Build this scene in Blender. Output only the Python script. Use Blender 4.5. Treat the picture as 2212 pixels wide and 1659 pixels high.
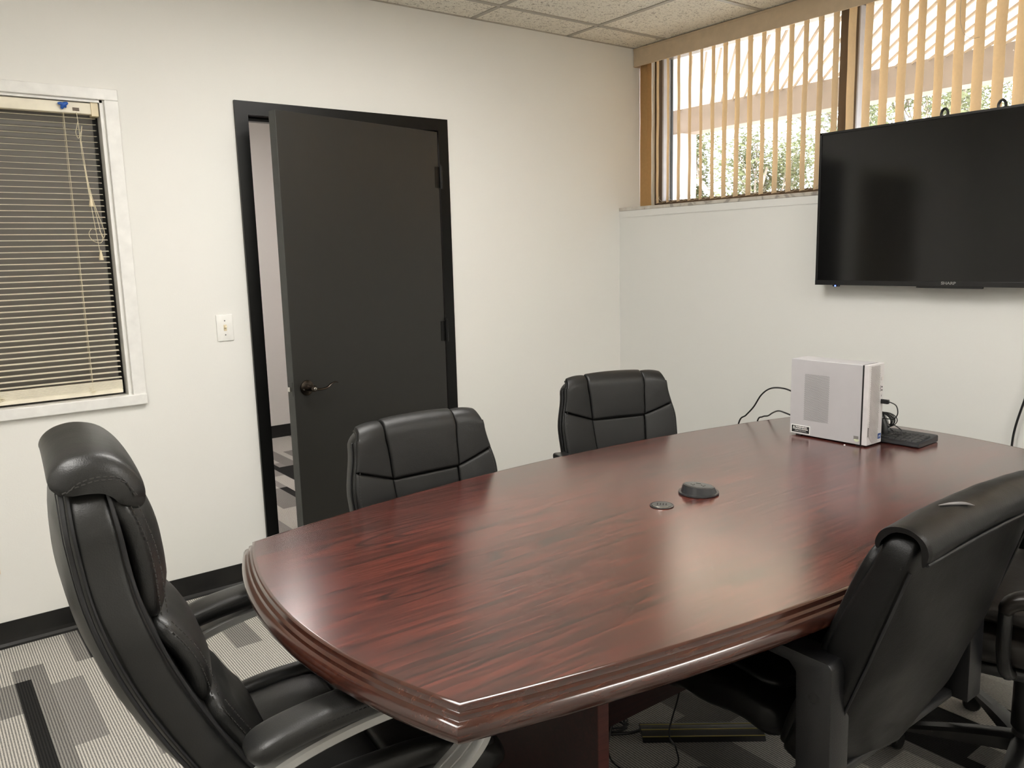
import bpy, bmesh, math, random
from mathutils import Vector, Matrix, noise as mnoise
PI = math.pi
S = bpy.context.scene
COL = S.collection
for o in list(bpy.data.objects):
    bpy.data.objects.remove(o)

# ------------------------------------------------------------------ camera
CAM = (-3.453, -3.4791, 1.4256)
yaw, pitch, roll = 0.9243, -0.1588, -0.026
fw = Vector((math.cos(pitch)*math.cos(yaw), math.cos(pitch)*math.sin(yaw), math.sin(pitch)))
r0 = fw.cross(Vector((0, 0, 1))).normalized(); u0 = r0.cross(fw)
rr = math.cos(roll)*r0 + math.sin(roll)*u0
uu = -math.sin(roll)*r0 + math.cos(roll)*u0
cd = bpy.data.cameras.new('camera'); cam = bpy.data.objects.new('camera', cd); COL.objects.link(cam)
cd.sensor_width = 36; cd.lens = 36*1742.5/2212; cd.clip_start = .02; cd.clip_end = 200
M4 = Matrix((rr, uu, -fw)).transposed().to_4x4(); M4.translation = CAM
cam.matrix_world = M4
S.camera = cam

# ------------------------------------------------------------------ world, sun, exposure
S.view_settings.view_transform = 'Standard'; S.view_settings.look = 'None'
S.view_settings.gamma = 1; S.view_settings.use_curve_mapping = False
S.view_settings.exposure = 0.60
W = bpy.data.worlds.new('world'); S.world = W; W.use_nodes = True
bg = W.node_tree.nodes['Background']
bg.inputs[0].default_value = (.86, .93, 1, 1); bg.inputs[1].default_value = 6.0
sd = bpy.data.lights.new('sun', 'SUN'); sun = bpy.data.objects.new('sun', sd); COL.objects.link(sun)
sd.energy = 16; sd.angle = .01; sd.color = (1, .95, .86)
sun.rotation_euler = Vector((-.62, -.30, .95)).to_track_quat('Z', 'Y').to_euler()
LAMP = 13.0            # ceiling panels
LAMP_COL = (1.0, .972, .925)

# ------------------------------------------------------------------ materials
def nmat(name):
    m = bpy.data.materials.new(name); m.use_nodes = True
    nt = m.node_tree; b = nt.nodes['Principled BSDF']
    return m, nt, b
def N(nt, t, **k):
    n = nt.nodes.new(t)
    for a, v in k.items():
        if a in n.inputs: n.inputs[a].default_value = v
        else: setattr(n, a, v)
    return n
def L(nt, a, b): nt.links.new(a, b)
def c4(c): return (c[0], c[1], c[2], 1)
def tcoord(nt, scale=(1, 1, 1), rot=(0, 0, 0)):
    t = N(nt, 'ShaderNodeTexCoord'); m = N(nt, 'ShaderNodeMapping')
    m.inputs['Scale'].default_value = scale; m.inputs['Rotation'].default_value = rot
    L(nt, t.outputs['Object'], m.inputs[0]); return m.outputs[0]
def ramp(nt, fac, stops):
    r = N(nt, 'ShaderNodeValToRGB'); e = r.color_ramp.elements
    e[0].position, e[0].color = stops[0][0], c4(stops[0][1])
    e[1].position, e[1].color = stops[-1][0], c4(stops[-1][1])
    for p, c in stops[1:-1]:
        x = e.new(p); x.color = c4(c)
    L(nt, fac, r.inputs[0]); return r.outputs[0]
def bump(nt, b, h, strength, dist):
    n = N(nt, 'ShaderNodeBump'); n.inputs['Strength'].default_value = strength; n.inputs['Distance'].default_value = dist
    L(nt, h, n.inputs['Height']); L(nt, n.outputs[0], b.inputs['Normal'])
def plain(name, c, rough=.5, metal=0, spec=.5, vary=.06, vs=20, bmp=0, bs=200, coat=0):
    m, nt, b = nmat(name)
    b.inputs['Roughness'].default_value = rough; b.inputs['Metallic'].default_value = metal
    b.inputs['Specular IOR Level'].default_value = spec; b.inputs['Coat Weight'].default_value = coat
    co = tcoord(nt)
    nz = N(nt, 'ShaderNodeTexNoise', Scale=vs, Detail=4); L(nt, co, nz.inputs['Vector'])
    lo = [x*(1-vary) for x in c]; hi = [min(1, x*(1+vary)) for x in c]
    L(nt, ramp(nt, nz.outputs[0], [(.3, lo), (.7, hi)]), b.inputs['Base Color'])
    if bmp:
        n2 = N(nt, 'ShaderNodeTexNoise', Scale=bs, Detail=2); L(nt, co, n2.inputs['Vector'])
        bump(nt, b, n2.outputs[0], bmp, .002)
    return m
def leather(name, c, rough=.42, spec=.42):
    m, nt, b = nmat(name)
    b.inputs['Specular IOR Level'].default_value = spec
    co = tcoord(nt)
    v = N(nt, 'ShaderNodeTexVoronoi', Scale=420); L(nt, co, v.inputs['Vector'])
    n1 = N(nt, 'ShaderNodeTexNoise', Scale=7, Detail=3); L(nt, co, n1.inputs['Vector'])
    n2 = N(nt, 'ShaderNodeTexNoise', Scale=2.2, Detail=2); L(nt, co, n2.inputs['Vector'])
    L(nt, ramp(nt, n2.outputs[0], [(.3, [x*.9 for x in c]), (.7, [x*1.12 for x in c])]), b.inputs['Base Color'])
    rr_ = N(nt, 'ShaderNodeMapRange'); L(nt, n1.outputs[0], rr_.inputs[0])
    rr_.inputs['To Min'].default_value = rough-.05; rr_.inputs['To Max'].default_value = rough+.07
    L(nt, rr_.outputs[0], b.inputs['Roughness'])
    b1 = N(nt, 'ShaderNodeBump'); b1.inputs['Strength'].default_value = .25; b1.inputs['Distance'].default_value = .012
    L(nt, n1.outputs[0], b1.inputs['Height'])
    b2 = N(nt, 'ShaderNodeBump'); b2.inputs['Strength'].default_value = .16; b2.inputs['Distance'].default_value = .001
    L(nt, v.outputs['Distance'], b2.inputs['Height']); L(nt, b1.outputs[0], b2.inputs['Normal'])
    L(nt, b2.outputs[0], b.inputs['Normal'])
    return m
def wood(name, dark, mid, light, rough=.27, scale=1.0, spec=.5, coat=0):
    m, nt, b = nmat(name)
    b.inputs['Specular IOR Level'].default_value = spec; b.inputs['Coat Weight'].default_value = coat; b.inputs['Coat Roughness'].default_value = rough
    def nz(sc, det, dist=0.0, rgh=.5):
        n = N(nt, 'ShaderNodeTexNoise', Scale=1.0, Detail=det, Distortion=dist, Roughness=rgh); L(nt, tcoord(nt, tuple(v*scale for v in sc)), n.inputs['Vector']); return n.outputs[0]
    def mth(op, a, bb=None, c=None):
        n = N(nt, 'ShaderNodeMath', operation=op)
        for i, v in enumerate((a, bb, c)):
            if v is None: continue
            if isinstance(v, (int, float)): n.inputs[i].default_value = v
            else: L(nt, v, n.inputs[i])
        return n.outputs[0]
    big = nz((.9, 4.5, 4.5), 2); streak = nz((2.6, 62, 62), 4, 0, .6); fine = nz((9, 190, 190), 2); arch = nz((1.1, 8.5, 8.5), 1.5)
    tone = mth('MULTIPLY_ADD', big, .42, mth('MULTIPLY_ADD', streak, .62, mth('MULTIPLY', fine, .70)))
    tone = mth('SUBTRACT', tone, .37)
    # thin dark contour lines give the cathedral figure
    ln = mth('ABSOLUTE', mth('SINE', mth('MULTIPLY', arch, 46)))
    ln = mth('MULTIPLY', mth('MAXIMUM', mth('SUBTRACT', .42, ln), 0), mth('MAXIMUM', mth('SUBTRACT', nz((2.0, 6, 6), 2), .40), 0))
    tone = mth('SUBTRACT', tone, mth('MULTIPLY', ln, 3.4))
    L(nt, ramp(nt, tone, [(.30, dark), (.50, mid), (.70, light)]), b.inputs['Base Color'])
    n4 = N(nt, 'ShaderNodeTexNoise', Scale=3, Detail=3); L(nt, tcoord(nt), n4.inputs['Vector'])
    mr = N(nt, 'ShaderNodeMapRange'); L(nt, n4.outputs[0], mr.inputs[0])
    mr.inputs['To Min'].default_value = rough-.03; mr.inputs['To Max'].default_value = rough+.05
    L(nt, mr.outputs[0], b.inputs['Roughness'])
    return m
def wallmat(name, c):
    m, nt, b = nmat(name)
    b.inputs['Roughness'].default_value = .62; b.inputs['Specular IOR Level'].default_value = .3
    co = tcoord(nt)
    n0 = N(nt, 'ShaderNodeTexNoise', Scale=1.3, Detail=3); L(nt, co, n0.inputs['Vector'])
    L(nt, ramp(nt, n0.outputs[0], [(.3, [x*.985 for x in c]), (.7, c)]), b.inputs['Base Color'])
    n1 = N(nt, 'ShaderNodeTexNoise', Scale=160, Detail=2); L(nt, co, n1.inputs['Vector'])
    n2 = N(nt, 'ShaderNodeTexNoise', Scale=9, Detail=3); L(nt, co, n2.inputs['Vector'])
    ad = N(nt, 'ShaderNodeMath', operation='MULTIPLY_ADD'); ad.inputs[1].default_value = 3.
    L(nt, n2.outputs[0], ad.inputs[0]); L(nt, n1.outputs[0], ad.inputs[2])
    bump(nt, b, ad.outputs[0], .12, .002)
    return m
def carpetmat():
    m, nt, b = nmat('carpet')
    b.inputs['Roughness'].default_value = .95; b.inputs['Specular IOR Level'].default_value = .1
    t = N(nt, 'ShaderNodeTexCoord'); sx = N(nt, 'ShaderNodeSeparateXYZ'); L(nt, t.outputs['Object'], sx.inputs[0])
    def mth(op, a, bb=None, c=None):
        n = N(nt, 'ShaderNodeMath', operation=op)
        for i, v in enumerate((a, bb, c)):
            if v is None: continue
            if isinstance(v, (int, float)): n.inputs[i].default_value = v
            else: L(nt, v, n.inputs[i])
        return n.outputs[0]
    def cell(x, y, w, h, seed):
        col = mth('FLOOR', mth('DIVIDE', x, w))
        wn = N(nt, 'ShaderNodeTexWhiteNoise', noise_dimensions='1D')
        L(nt, mth('ADD', col, seed), wn.inputs['W'])
        row = mth('FLOOR', mth('DIVIDE', mth('ADD', y, mth('MULTIPLY', wn.outputs['Value'], h)), h))
        cb = N(nt, 'ShaderNodeCombineXYZ'); L(nt, col, cb.inputs[0]); L(nt, row, cb.inputs[1]); cb.inputs[2].default_value = seed
        w2 = N(nt, 'ShaderNodeTexWhiteNoise', noise_dimensions='3D'); L(nt, cb.outputs[0], w2.inputs['Vector'])
        return w2.outputs['Value']
    a = cell(mth('ADD', sx.outputs[0], .03), sx.outputs[1], .0985, .46, 3.3)
    a2 = cell(mth('ADD', sx.outputs[0], .08), mth('ADD', sx.outputs[1], .13), .197, .62, 17.7)
    tone = mth('ADD', mth('MULTIPLY', a, .62), mth('MULTIPLY', a2, .38))
    # the pile lines run along y, four to a bar
    ln = mth('SINE', mth('MULTIPLY', sx.outputs[0], 2*PI/.0082))
    n1 = N(nt, 'ShaderNodeTexNoise', Scale=1, Detail=3)
    mp = N(nt, 'ShaderNodeMapping'); mp.inputs['Scale'].default_value = (350, 120, 1); L(nt, t.outputs['Object'], mp.inputs[0]); L(nt, mp.outputs[0], n1.inputs['Vector'])
    line = mth('MULTIPLY_ADD', n1.outputs[0], 1.1, mth('MULTIPLY_ADD', ln, .5, -.05))
    lc = ramp(nt, tone, [(.0, (.028, .027, .026)), (.28, (.04, .038, .036)), (.30, (.30, .285, .26)), (.50, (.34, .325, .30)), (.52, (.62, .59, .535)), (1, (.66, .63, .58))])
    dc = ramp(nt, tone, [(.0, (.012, .012, .012)), (.28, (.016, .016, .016)), (.30, (.10, .098, .095)), (.50, (.13, .125, .12)), (.52, (.17, .165, .155)), (1, (.20, .19, .18))])
    for cr in (lc, dc): cr.node.color_ramp.interpolation = 'CONSTANT'
    mx = N(nt, 'ShaderNodeMix', data_type='RGBA'); L(nt, line, mx.inputs[0])
    mx.clamp_factor = True
    L(nt, dc, mx.inputs[6]); L(nt, lc, mx.inputs[7])
    L(nt, mx.outputs[2], b.inputs['Base Color'])
    bump(nt, b, line, .4, .003)
    return m
def ceilmat():
    m, nt, b = nmat('ceiling_tile')
    b.inputs['Roughness'].default_value = .9; b.inputs['Specular IOR Level'].default_value = .2
    co = tcoord(nt)
    v = N(nt, 'ShaderNodeTexNoise', Scale=75, Detail=3, Distortion=1.6); L(nt, co, v.inputs['Vector'])
    L(nt, ramp(nt, v.outputs[0], [(.36, (.40, .36, .30)), (.44, (.84, .80, .70)), (1, (.88, .84, .75))]), b.inputs['Base Color'])
    bump(nt, b, v.outputs[0], .5, .003)
    return m
def marblemat():
    m, nt, b = nmat('marble')
    b.inputs['Roughness'].default_value = .3
    co = tcoord(nt)
    v = N(nt, 'ShaderNodeTexNoise', Scale=9, Detail=6, Distortion=2.5); L(nt, co, v.inputs['Vector'])
    L(nt, ramp(nt, v.outputs[0], [(.38, (.30, .27, .24)), (.47, (.50, .46, .40)), (.7, (.58, .55, .50))]), b.inputs['Base Color'])
    return m
def fabricglow(name, c, tr, mixf):
    m = bpy.data.materials.new(name); m.use_nodes = True; nt = m.node_tree
    for n in list(nt.nodes): nt.nodes.remove(n)
    out = N(nt, 'ShaderNodeOutputMaterial'); d = N(nt, 'ShaderNodeBsdfDiffuse'); t = N(nt, 'ShaderNodeBsdfTranslucent'); mx = N(nt, 'ShaderNodeMixShader')
    co = tcoord(nt); nz = N(nt, 'ShaderNodeTexNoise', Scale=60, Detail=4); L(nt, co, nz.inputs['Vector'])
    L(nt, ramp(nt, nz.outputs[0], [(.35, [x*.93 for x in c]), (.65, c)]), d.inputs[0])
    t.inputs[0].default_value = c4(tr); mx.inputs[0].default_value = mixf
    L(nt, d.outputs[0], mx.inputs[1]); L(nt, t.outputs[0], mx.inputs[2]); L(nt, mx.outputs[0], out.inputs[0])
    return m
def glassmat(name, tint=(1, 1, 1), gloss=.06, solid=None):
    m = bpy.data.materials.new(name); m.use_nodes = True; nt = m.node_tree
    for n in list(nt.nodes): nt.nodes.remove(n)
    out = N(nt, 'ShaderNodeOutputMaterial'); t = N(nt, 'ShaderNodeBsdfTransparent'); g = N(nt, 'ShaderNodeBsdfGlossy'); mx = N(nt, 'ShaderNodeMixShader')
    t.inputs[0].default_value = c4(tint); g.inputs['Roughness'].default_value = .03
    fr = N(nt, 'ShaderNodeLayerWeight'); fr.inputs[0].default_value = .25
    mr = N(nt, 'ShaderNodeMapRange'); L(nt, fr.outputs['Fresnel'], mr.inputs[0]); mr.inputs['To Min'].default_value = gloss*.6; mr.inputs['To Max'].default_value = .5
    L(nt, mr.outputs[0], mx.inputs[0]); L(nt, t.outputs[0], mx.inputs[1]); L(nt, g.outputs[0], mx.inputs[2])
    last = mx.outputs[0]
    if solid:
        d = N(nt, 'ShaderNodeBsdfDiffuse'); d.inputs[0].default_value = c4(solid[:3]); m2 = N(nt, 'ShaderNodeMixShader'); m2.inputs[0].default_value = solid[3]
        L(nt, last, m2.inputs[1]); L(nt, d.outputs[0], m2.inputs[2]); last = m2.outputs[0]
    L(nt, last, out.inputs[0]); return m
def emis(name, c, s, base=(.8, .8, .8)):
    m, nt, b = nmat(name); b.inputs['Base Color'].default_value = c4(base)
    b.inputs['Emission Color'].default_value = c4(c); b.inputs['Emission Strength'].default_value = s
    return m

M = {}
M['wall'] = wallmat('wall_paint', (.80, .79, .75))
M['wall_r'] = wallmat('wall_paint_shaded_side', (.735, .73, .70))  # wall paint made greyer: the shade on this wall is put into the colour
M['hall'] = wallmat('hall_paint', (.72, .69, .66))
M['trimw'] = plain('white_gloss_trim', (.80, .79, .76), .3, bmp=.1, bs=40)
M['carpet'] = carpetmat()
M['tile'] = ceilmat()
M['grid'] = plain('ceiling_grid_metal', (.42, .39, .33), .5)
M['marble'] = marblemat()
M['blackvinyl'] = plain('black_vinyl', (.008, .008, .008), .28, vary=.2)
M['blackpaint'] = plain('black_gloss_paint', (.0045, .0045, .0042), .32, spec=.25, vary=.15, bmp=.08, bs=60)
M['door'] = plain('charcoal_door_paint', (.0155, .015, .0128), .42, vary=.05, bmp=.06, bs=250)
M['dooredge'] = plain('door_edge_paint', (.05, .051, .048), .5, vary=.1)
M['bronze'] = plain('dark_bronze_metal', (.085, .07, .058), .25, 1.0, vary=.15)
M['chrome'] = plain('bright_metal', (.6, .58, .54), .2, 1.0)
M['silver'] = plain('silver_paint', (.50, .50, .49), .36, .3, vary=.04)
M['lea'] = leather('black_leather', (.0125, .0125, .012), .38, .5)
M['lea_b'] = leather('black_leather_midback', (.0075, .0075, .0073), .40)
M['lea_d'] = leather('black_leather_worn', (.0035, .0035, .0035), .38, .27)
M['lea_e'] = leather('brown_black_leather', (.017, .014, .012), .36)
M['tearlining'] = plain('worn_grey_lining', (.16, .15, .15), .5)
M['seam'] = plain('black_thread', (.006, .006, .007), .6)
M['stitch'] = plain('dark_thread', (.035, .032, .03), .6)
M['plast'] = plain('black_plastic', (.010, .010, .0105), .32, bmp=.15, bs=400)
M['plastg'] = plain('grey_black_plastic', (.009, .009, .010), .3, bmp=.25, bs=500)
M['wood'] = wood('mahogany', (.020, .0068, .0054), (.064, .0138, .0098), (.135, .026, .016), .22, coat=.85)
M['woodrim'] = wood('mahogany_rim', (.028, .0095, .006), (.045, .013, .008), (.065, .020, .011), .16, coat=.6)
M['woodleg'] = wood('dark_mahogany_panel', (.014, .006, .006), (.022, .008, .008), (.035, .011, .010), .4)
M['woodend'] = wood('mahogany_edge_band', (.06, .016, .014), (.075, .02, .017), (.09, .026, .02), .35)
M['valance'] = plain('tan_valance', (.62, .49, .34), .55, bmp=.2, bs=150)
M['slat'] = fabricglow('tan_vane_fabric', (.72, .61, .45), (.86, .71, .50), .36)
M['slatend'] = fabricglow('shaded_vane_fabric', (.55, .34, .15), (.60, .33, .12), .2)  # vane fabric darkened to amber: shadow in the end stack painted into the colour
M['chain'] = plain('vane_chain', (.55, .48, .38), .4)
M['brownalu'] = plain('brown_aluminium', (.10, .070, .046), .4, .3)
M['greyalu'] = plain('grey_aluminium', (.30, .275, .27), .45, .2)
M['gasket'] = plain('black_gasket', (.004, .004, .004), .6)
M['glass'] = glassmat('window_glass')
M['film'] = glassmat('grey_filmed_glass', (.35, .34, .33), .08, (.30, .285, .27, .78))
M['mini'] = plain('ivory_blind', (.80, .74, .60), .4)
M['cord'] = plain('ivory_cord', (.74, .66, .48), .6)
M['ivory'] = plain('ivory_plastic', (.72, .62, .42), .35)
M['blue'] = plain('blue_plastic', (.012, .09, .42), .35)
M['switch'] = plain('white_switch_plate', (.84, .83, .79), .25)
M['tvscreen'] = plain('tv_screen', (.004, .004, .0042), .10, vary=0, spec=.5)
M['tvbez'] = plain('tv_bezel', (.010, .010, .011), .22)
M['logo'] = plain('logo_grey', (.26, .255, .25), .35, .3)
M['led'] = emis('blue_led', (.05, .09, 1), 9, (.02, .02, .3))
M['pc'] = plain('light_grey_steel', (.46, .45, .46), .42, .0, vary=.02)
M['pcfront'] = plain('white_front_plastic', (.62, .60, .60), .4)
M['pcrib'] = plain('grey_rib_plastic', (.60, .575, .565), .45)
M['pchole'] = plain('vent_shadow', (.19, .185, .185), .7)
M['black'] = plain('matte_black', (.008, .008, .008), .55)
M['white'] = plain('white_print', (.85, .85, .82), .5)
M['sticker_g'] = plain('grey_sticker', (.19, .18, .17), .3)
M['pale_green'] = plain('pale_green_residue', (.55, .60, .42), .5)
M['bluest'] = plain('blue_sticker', (.015, .06, .24), .3)
M['key'] = plain('key_plastic', (.030, .030, .031), .5, bmp=.1)
M['kbody'] = plain('keyboard_body', (.022, .023, .026), .35)
M['cable'] = plain('cable_rubber', (.008, .008, .009), .4)
M['yellow'] = plain('yellow_line', (.36, .29, .07), .5)
M['popup'] = plain('outlet_plastic', (.030, .031, .033), .25)
M['popface'] = plain('outlet_face', (.055, .055, .053), .28)
M['lens'] = emis('lamp_lens', LAMP_COL, LAMP)
M['roofpanel'] = fabricglow('white_patio_panel', (.80, .77, .73), (.80, .75, .66), .5)
M['beam'] = plain('tan_stucco', (.20, .155, .125), .85, vary=.12, vs=6, bmp=.3, bs=60)
M['roofrib'] = plain('tan_rib', (.20, .14, .09), .8)
M['post'] = plain('pink_white_post', (.42, .37, .345), .8)
M['ground'] = plain('pale_concrete', (.66, .63, .58), .9)
M['leaf'] = fabricglow('olive_leaf', (.085, .095, .055), (.13, .15, .07), .35)
M['leaf2'] = fabricglow('yellow_green_leaf', (.30, .34, .09), (.32, .38, .10), .4)
M['bark'] = plain('grey_bark', (.20, .17, .14), .9, vary=.3)
M['scuff'] = plain('grey_scuff', (.60, .58, .53), .7)

# ------------------------------------------------------------------ mesh tools
class MB:
    def __init__(s): s.v = []; s.f = []
    def add(s, vs, fs):
        k = len(s.v); s.v += [tuple(x) for x in vs]; s.f += [tuple(i+k for i in f) for f in fs]; return s
    def box(s, a, b, bev=0, mtx=None):
        (x0, y0, z0), (x1, y1, z1) = a, b
        if x0 > x1: x0, x1 = x1, x0
        if y0 > y1: y0, y1 = y1, y0
        if z0 > z1: z0, z1 = z1, z0
        bm = bmesh.new(); bmesh.ops.create_cube(bm, size=1)
        for v in bm.verts:
            v.co = Vector(((x0+x1)/2+v.co.x*(x1-x0), (y0+y1)/2+v.co.y*(y1-y0), (z0+z1)/2+v.co.z*(z1-z0)))
        if bev:
            bmesh.ops.bevel(bm, geom=bm.edges[:], offset=min(bev, (x1-x0)*.45, (y1-y0)*.45, (z1-z0)*.45), segments=3, profile=.5, affect='EDGES')
        if mtx: bmesh.ops.transform(bm, matrix=mtx, verts=bm.verts)
        bm.verts.index_update()
        s.add([v.co[:] for v in bm.verts], [[v.index for v in f.verts] for f in bm.faces]); bm.free(); return s
    def loft(s, rings, closed=True, cap=True):
        n = len(rings[0]); vs = [p for r in rings for p in r]; fs = []
        for i in range(len(rings)-1):
            for j in range(n if closed else n-1):
                a = i*n+j; b = i*n+(j+1) % n
                fs.append((a, b, b+n, a+n))
        if cap and closed:
            fs.append(tuple(range(n))[::-1]); k = (len(rings)-1)*n; fs.append(tuple(range(k, k+n)))
        return s.add(vs, fs)
    def tube(s, pts, r, n=8, closed=False):
        pts = [Vector(p) for p in pts]; rings = []; m = len(pts); up = None
        for i, p in enumerate(pts):
            a = pts[(i-1) % m] if (closed or i) else p; b = pts[(i+1) % m] if (closed or i < m-1) else p
            t = (b-a); t = t.normalized() if t.length > 1e-9 else Vector((0, 0, 1))
            if up is None: up = t.orthogonal().normalized()
            up = (up - t*up.dot(t)); up = up.normalized() if up.length > 1e-6 else t.orthogonal().normalized()
            w = t.cross(up); ri = r(i/(m-1)) if callable(r) else r
            rings.append([p+(up*math.cos(2*PI*k/n)+w*math.sin(2*PI*k/n))*ri for k in range(n)])
        if closed: rings.append(rings[0]); return s.loft(rings, True, False)
        return s.loft(rings)
    def lathe(s, prof, n=32, mtx=None):
        rings = [[Vector((r*math.cos(2*PI*k/n), r*math.sin(2*PI*k/n), z)) for k in range(n)] for r, z in prof]
        if mtx: rings = [[mtx @ p for p in r] for r in rings]
        return s.loft(rings)
    def prism(s, poly, h0, h1, mtx=None):       # poly in xy, extruded in z
        a = [Vector((x, y, h0)) for x, y in poly]; b = [Vector((x, y, h1)) for x, y in poly]
        if mtx: a = [mtx @ p for p in a]; b = [mtx @ p for p in b]
        return s.loft([a, b])
    def grid(s, P, nu, nv):
        vs = [P(i/nu, j/nv) for j in range(nv+1) for i in range(nu+1)]
        return s.add(vs, [(j*(nu+1)+i, j*(nu+1)+i+1, (j+1)*(nu+1)+i+1, (j+1)*(nu+1)+i) for j in range(nv) for i in range(nu)])
    def build(s, name, mat, parent=None, smooth=None, loc=None):
        me = bpy.data.meshes.new(name); me.from_pydata(s.v, [], s.f); me.validate()
        bm = bmesh.new(); bm.from_mesh(me); bmesh.ops.recalc_face_normals(bm, faces=bm.faces); bm.to_mesh(me); bm.free()
        me.materials.append(mat if not isinstance(mat, str) else M[mat])
        if smooth is not None:
            me.polygons.foreach_set('use_smooth', [True]*len(me.polygons))
            try: me.set_sharp_from_angle(angle=math.radians(smooth))
            except Exception: pass
        o = bpy.data.objects.new(name, me); COL.objects.link(o)
        if loc is not None:
            me.transform(Matrix.Translation(-Vector(loc))); o.location = loc
        if parent: o.parent = parent
        return o
def tag(o, label, cat, group=None, kind=None):
    if label: o['label'] = label
    if cat: o['category'] = cat
    if group: o['group'] = group
    if kind: o['kind'] = kind
    return o
def thing(name, label, cat, loc=(0, 0, 0), rz=0, group=None):
    o = bpy.data.objects.new(name, None); COL.objects.link(o); o.location = loc; o.rotation_euler = (0, 0, rz)
    o.empty_display_size = .1
    return tag(o, label, cat, group)
def struct(name, mb, mat, parent=None, smooth=None):
    o = mb.build(name, mat, parent, smooth)
    if not parent: o['kind'] = 'structure'
    return o
def B(a, b, bev=0): return MB().box(a, b, bev)
def cr(pts, n):                                   # Catmull-Rom through points, n samples
    P = [Vector(p) for p in pts]; P = [2*P[0]-P[1]]+P+[2*P[-1]-P[-2]]; m = len(P)-3; out = []
    for k in range(n):
        t = k/(n-1)*m; i = min(int(t), m-1); t -= i
        a, b, c, d = P[i:i+4]
        out.append(.5*((2*b)+(c-a)*t+(2*a-5*b+4*c-d)*t*t+(3*b-a-3*c+d)*t**3))
    return out
def sp(x, e): return math.copysign(abs(x)**e, x)
def ev(f, t): return f(t) if callable(f) else f
def lin(*kv):                                     # piecewise-smooth function of t
    def f(t):
        for (a, x), (b, y) in zip(kv, kv[1:]):
            if t <= b:
                k = (t-a)/(b-a) if b > a else 0; k = max(0, min(1, k)); k = k*k*(3-2*k); return x+(y-x)*k
        return kv[-1][1]
    return f
def pad(spine, w, t, rc=.04, n=4.5, bf=0, bb=0, wrap=0, uc=0, nv=36, nc=48, ends=(1, 1), wob=0, seed=0, re=None):
    """a cushion swept along a spine of (y, z): half-width w, thickness t, end corner radius rc, extra bulge front/back"""
    pts = cr([(0, y, z) for y, z in spine], 60)
    ln = [0]
    for a, b in zip(pts, pts[1:]): ln.append(ln[-1]+(b-a).length)
    LT = ln[-1]; mb = MB(); rings = []
    def at(s):
        for i in range(len(ln)-1):
            if s <= ln[i+1] or i == len(ln)-2:
                k = (s-ln[i])/(ln[i+1]-ln[i]); p = pts[i].lerp(pts[i+1], k); tg = (pts[i+1]-pts[i]).normalized()
                return p, tg
    re = re or min(rc, ev(t, .5)/2)
    ss = []
    for k in range(nv+1):
        x = k/nv; ss.append((.5-.5*math.cos(PI*x))*.5+x*.5)
    for x in ss:
        s = x*LT; p, tg = at(s); nr = Vector((0, tg.z, -tg.y))
        W_ = ev(w, x); T_ = ev(t, x)/2; kw = 1; dw = 0
        for e, d in ((ends[0], s), (ends[1], LT-s)):
            if e:
                if d < rc: dw = max(dw, rc*(1-math.sqrt(max(0, 1-(1-d/rc)**2))))
                if d < re: kw = min(kw, max(.04, math.sqrt(max(0, 1-(1-d/re)**2))))
        W_ -= dw; ring = []
        for j in range(nc):
            th = 2*PI*j/nc; c_, s_ = math.cos(th), math.sin(th)
            u = W_*sp(c_, 2/n); h = T_*kw*sp(s_, 2/n)
            q = 1-min(1, abs(u)/max(W_, 1e-6))**2
            e_ = kw*min(1, min(s, LT-s)/max(rc, .06)) if (ends[0] and ends[1]) else kw
            if s_ > 0: h += bf*q*e_
            else: h -= ev(bb, x)*q*e_
            v = p+nr*(h+wrap*u*u)+Vector((u+uc, 0, 0))
            if wob: v += nr*(mnoise.noise(v*9+Vector((seed, 0, 0)))*wob)
            ring.append(v)
        rings.append(ring)
    return mb.loft(rings)
def frame_at(spine):
    pts = cr([(0, y, z) for y, z in spine], 60); ln = [0]
    for a, b in zip(pts, pts[1:]): ln.append(ln[-1]+(b-a).length)
    def at(s):
        s = max(0, min(ln[-1], s))
        for i in range(len(ln)-1):
            if s <= ln[i+1] or i == len(ln)-2:
                k = (s-ln[i])/(ln[i+1]-ln[i]); tg = (pts[i+1]-pts[i]).normalized()
                return pts[i].lerp(pts[i+1], k), Vector((0, tg.z, -tg.y))
    return at, ln[-1]
def stitches(path, r=.0012, dash=.006, gap=.0035):
    """dashed thread along a polyline, one mesh"""
    mb = MB(); P = [Vector(p) for p in path]; d = 0; 
    seg = [(a, b, (b-a).length) for a, b in zip(P, P[1:])]; tot = sum(x[2] for x in seg)
    def at(s):
        for a, b, l in seg:
            if s <= l: return a.lerp(b, s/max(l, 1e-9))
            s -= l
        return P[-1]
    while d+dash < tot:
        mb.tube([at(d), at(d+dash)], r, 5); d += dash+gap
    return mb
def text(body, size, mat, name, mtx, parent, ext=.0003, align='CENTER', bold=0, sx=1):
    cu = bpy.data.curves.new(name, 'FONT'); cu.body = body; cu.size = size; cu.extrude = ext; cu.align_x = align; cu.align_y = 'CENTER'; cu.offset = bold
    cu.resolution_u = 3
    to = bpy.data.objects.new(name, cu); COL.objects.link(to); bpy.context.view_layer.update()
    me = bpy.data.meshes.new_from_object(to.evaluated_get(bpy.context.evaluated_depsgraph_get()))
    bpy.data.objects.remove(to)
    me.transform(mtx @ Matrix.Diagonal((sx, 1, 1, 1))); me.name = name; me.materials.clear(); me.materials.append(M[mat])
    o = bpy.data.objects.new(name, me); COL.objects.link(o)
    if parent: o.parent = parent
    return o
def basis(origin, X, Y, Z):
    m = Matrix((Vector(X), Vector(Y), Vector(Z))).transposed().to_4x4(); m.translation = Vector(origin); return m

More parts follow.
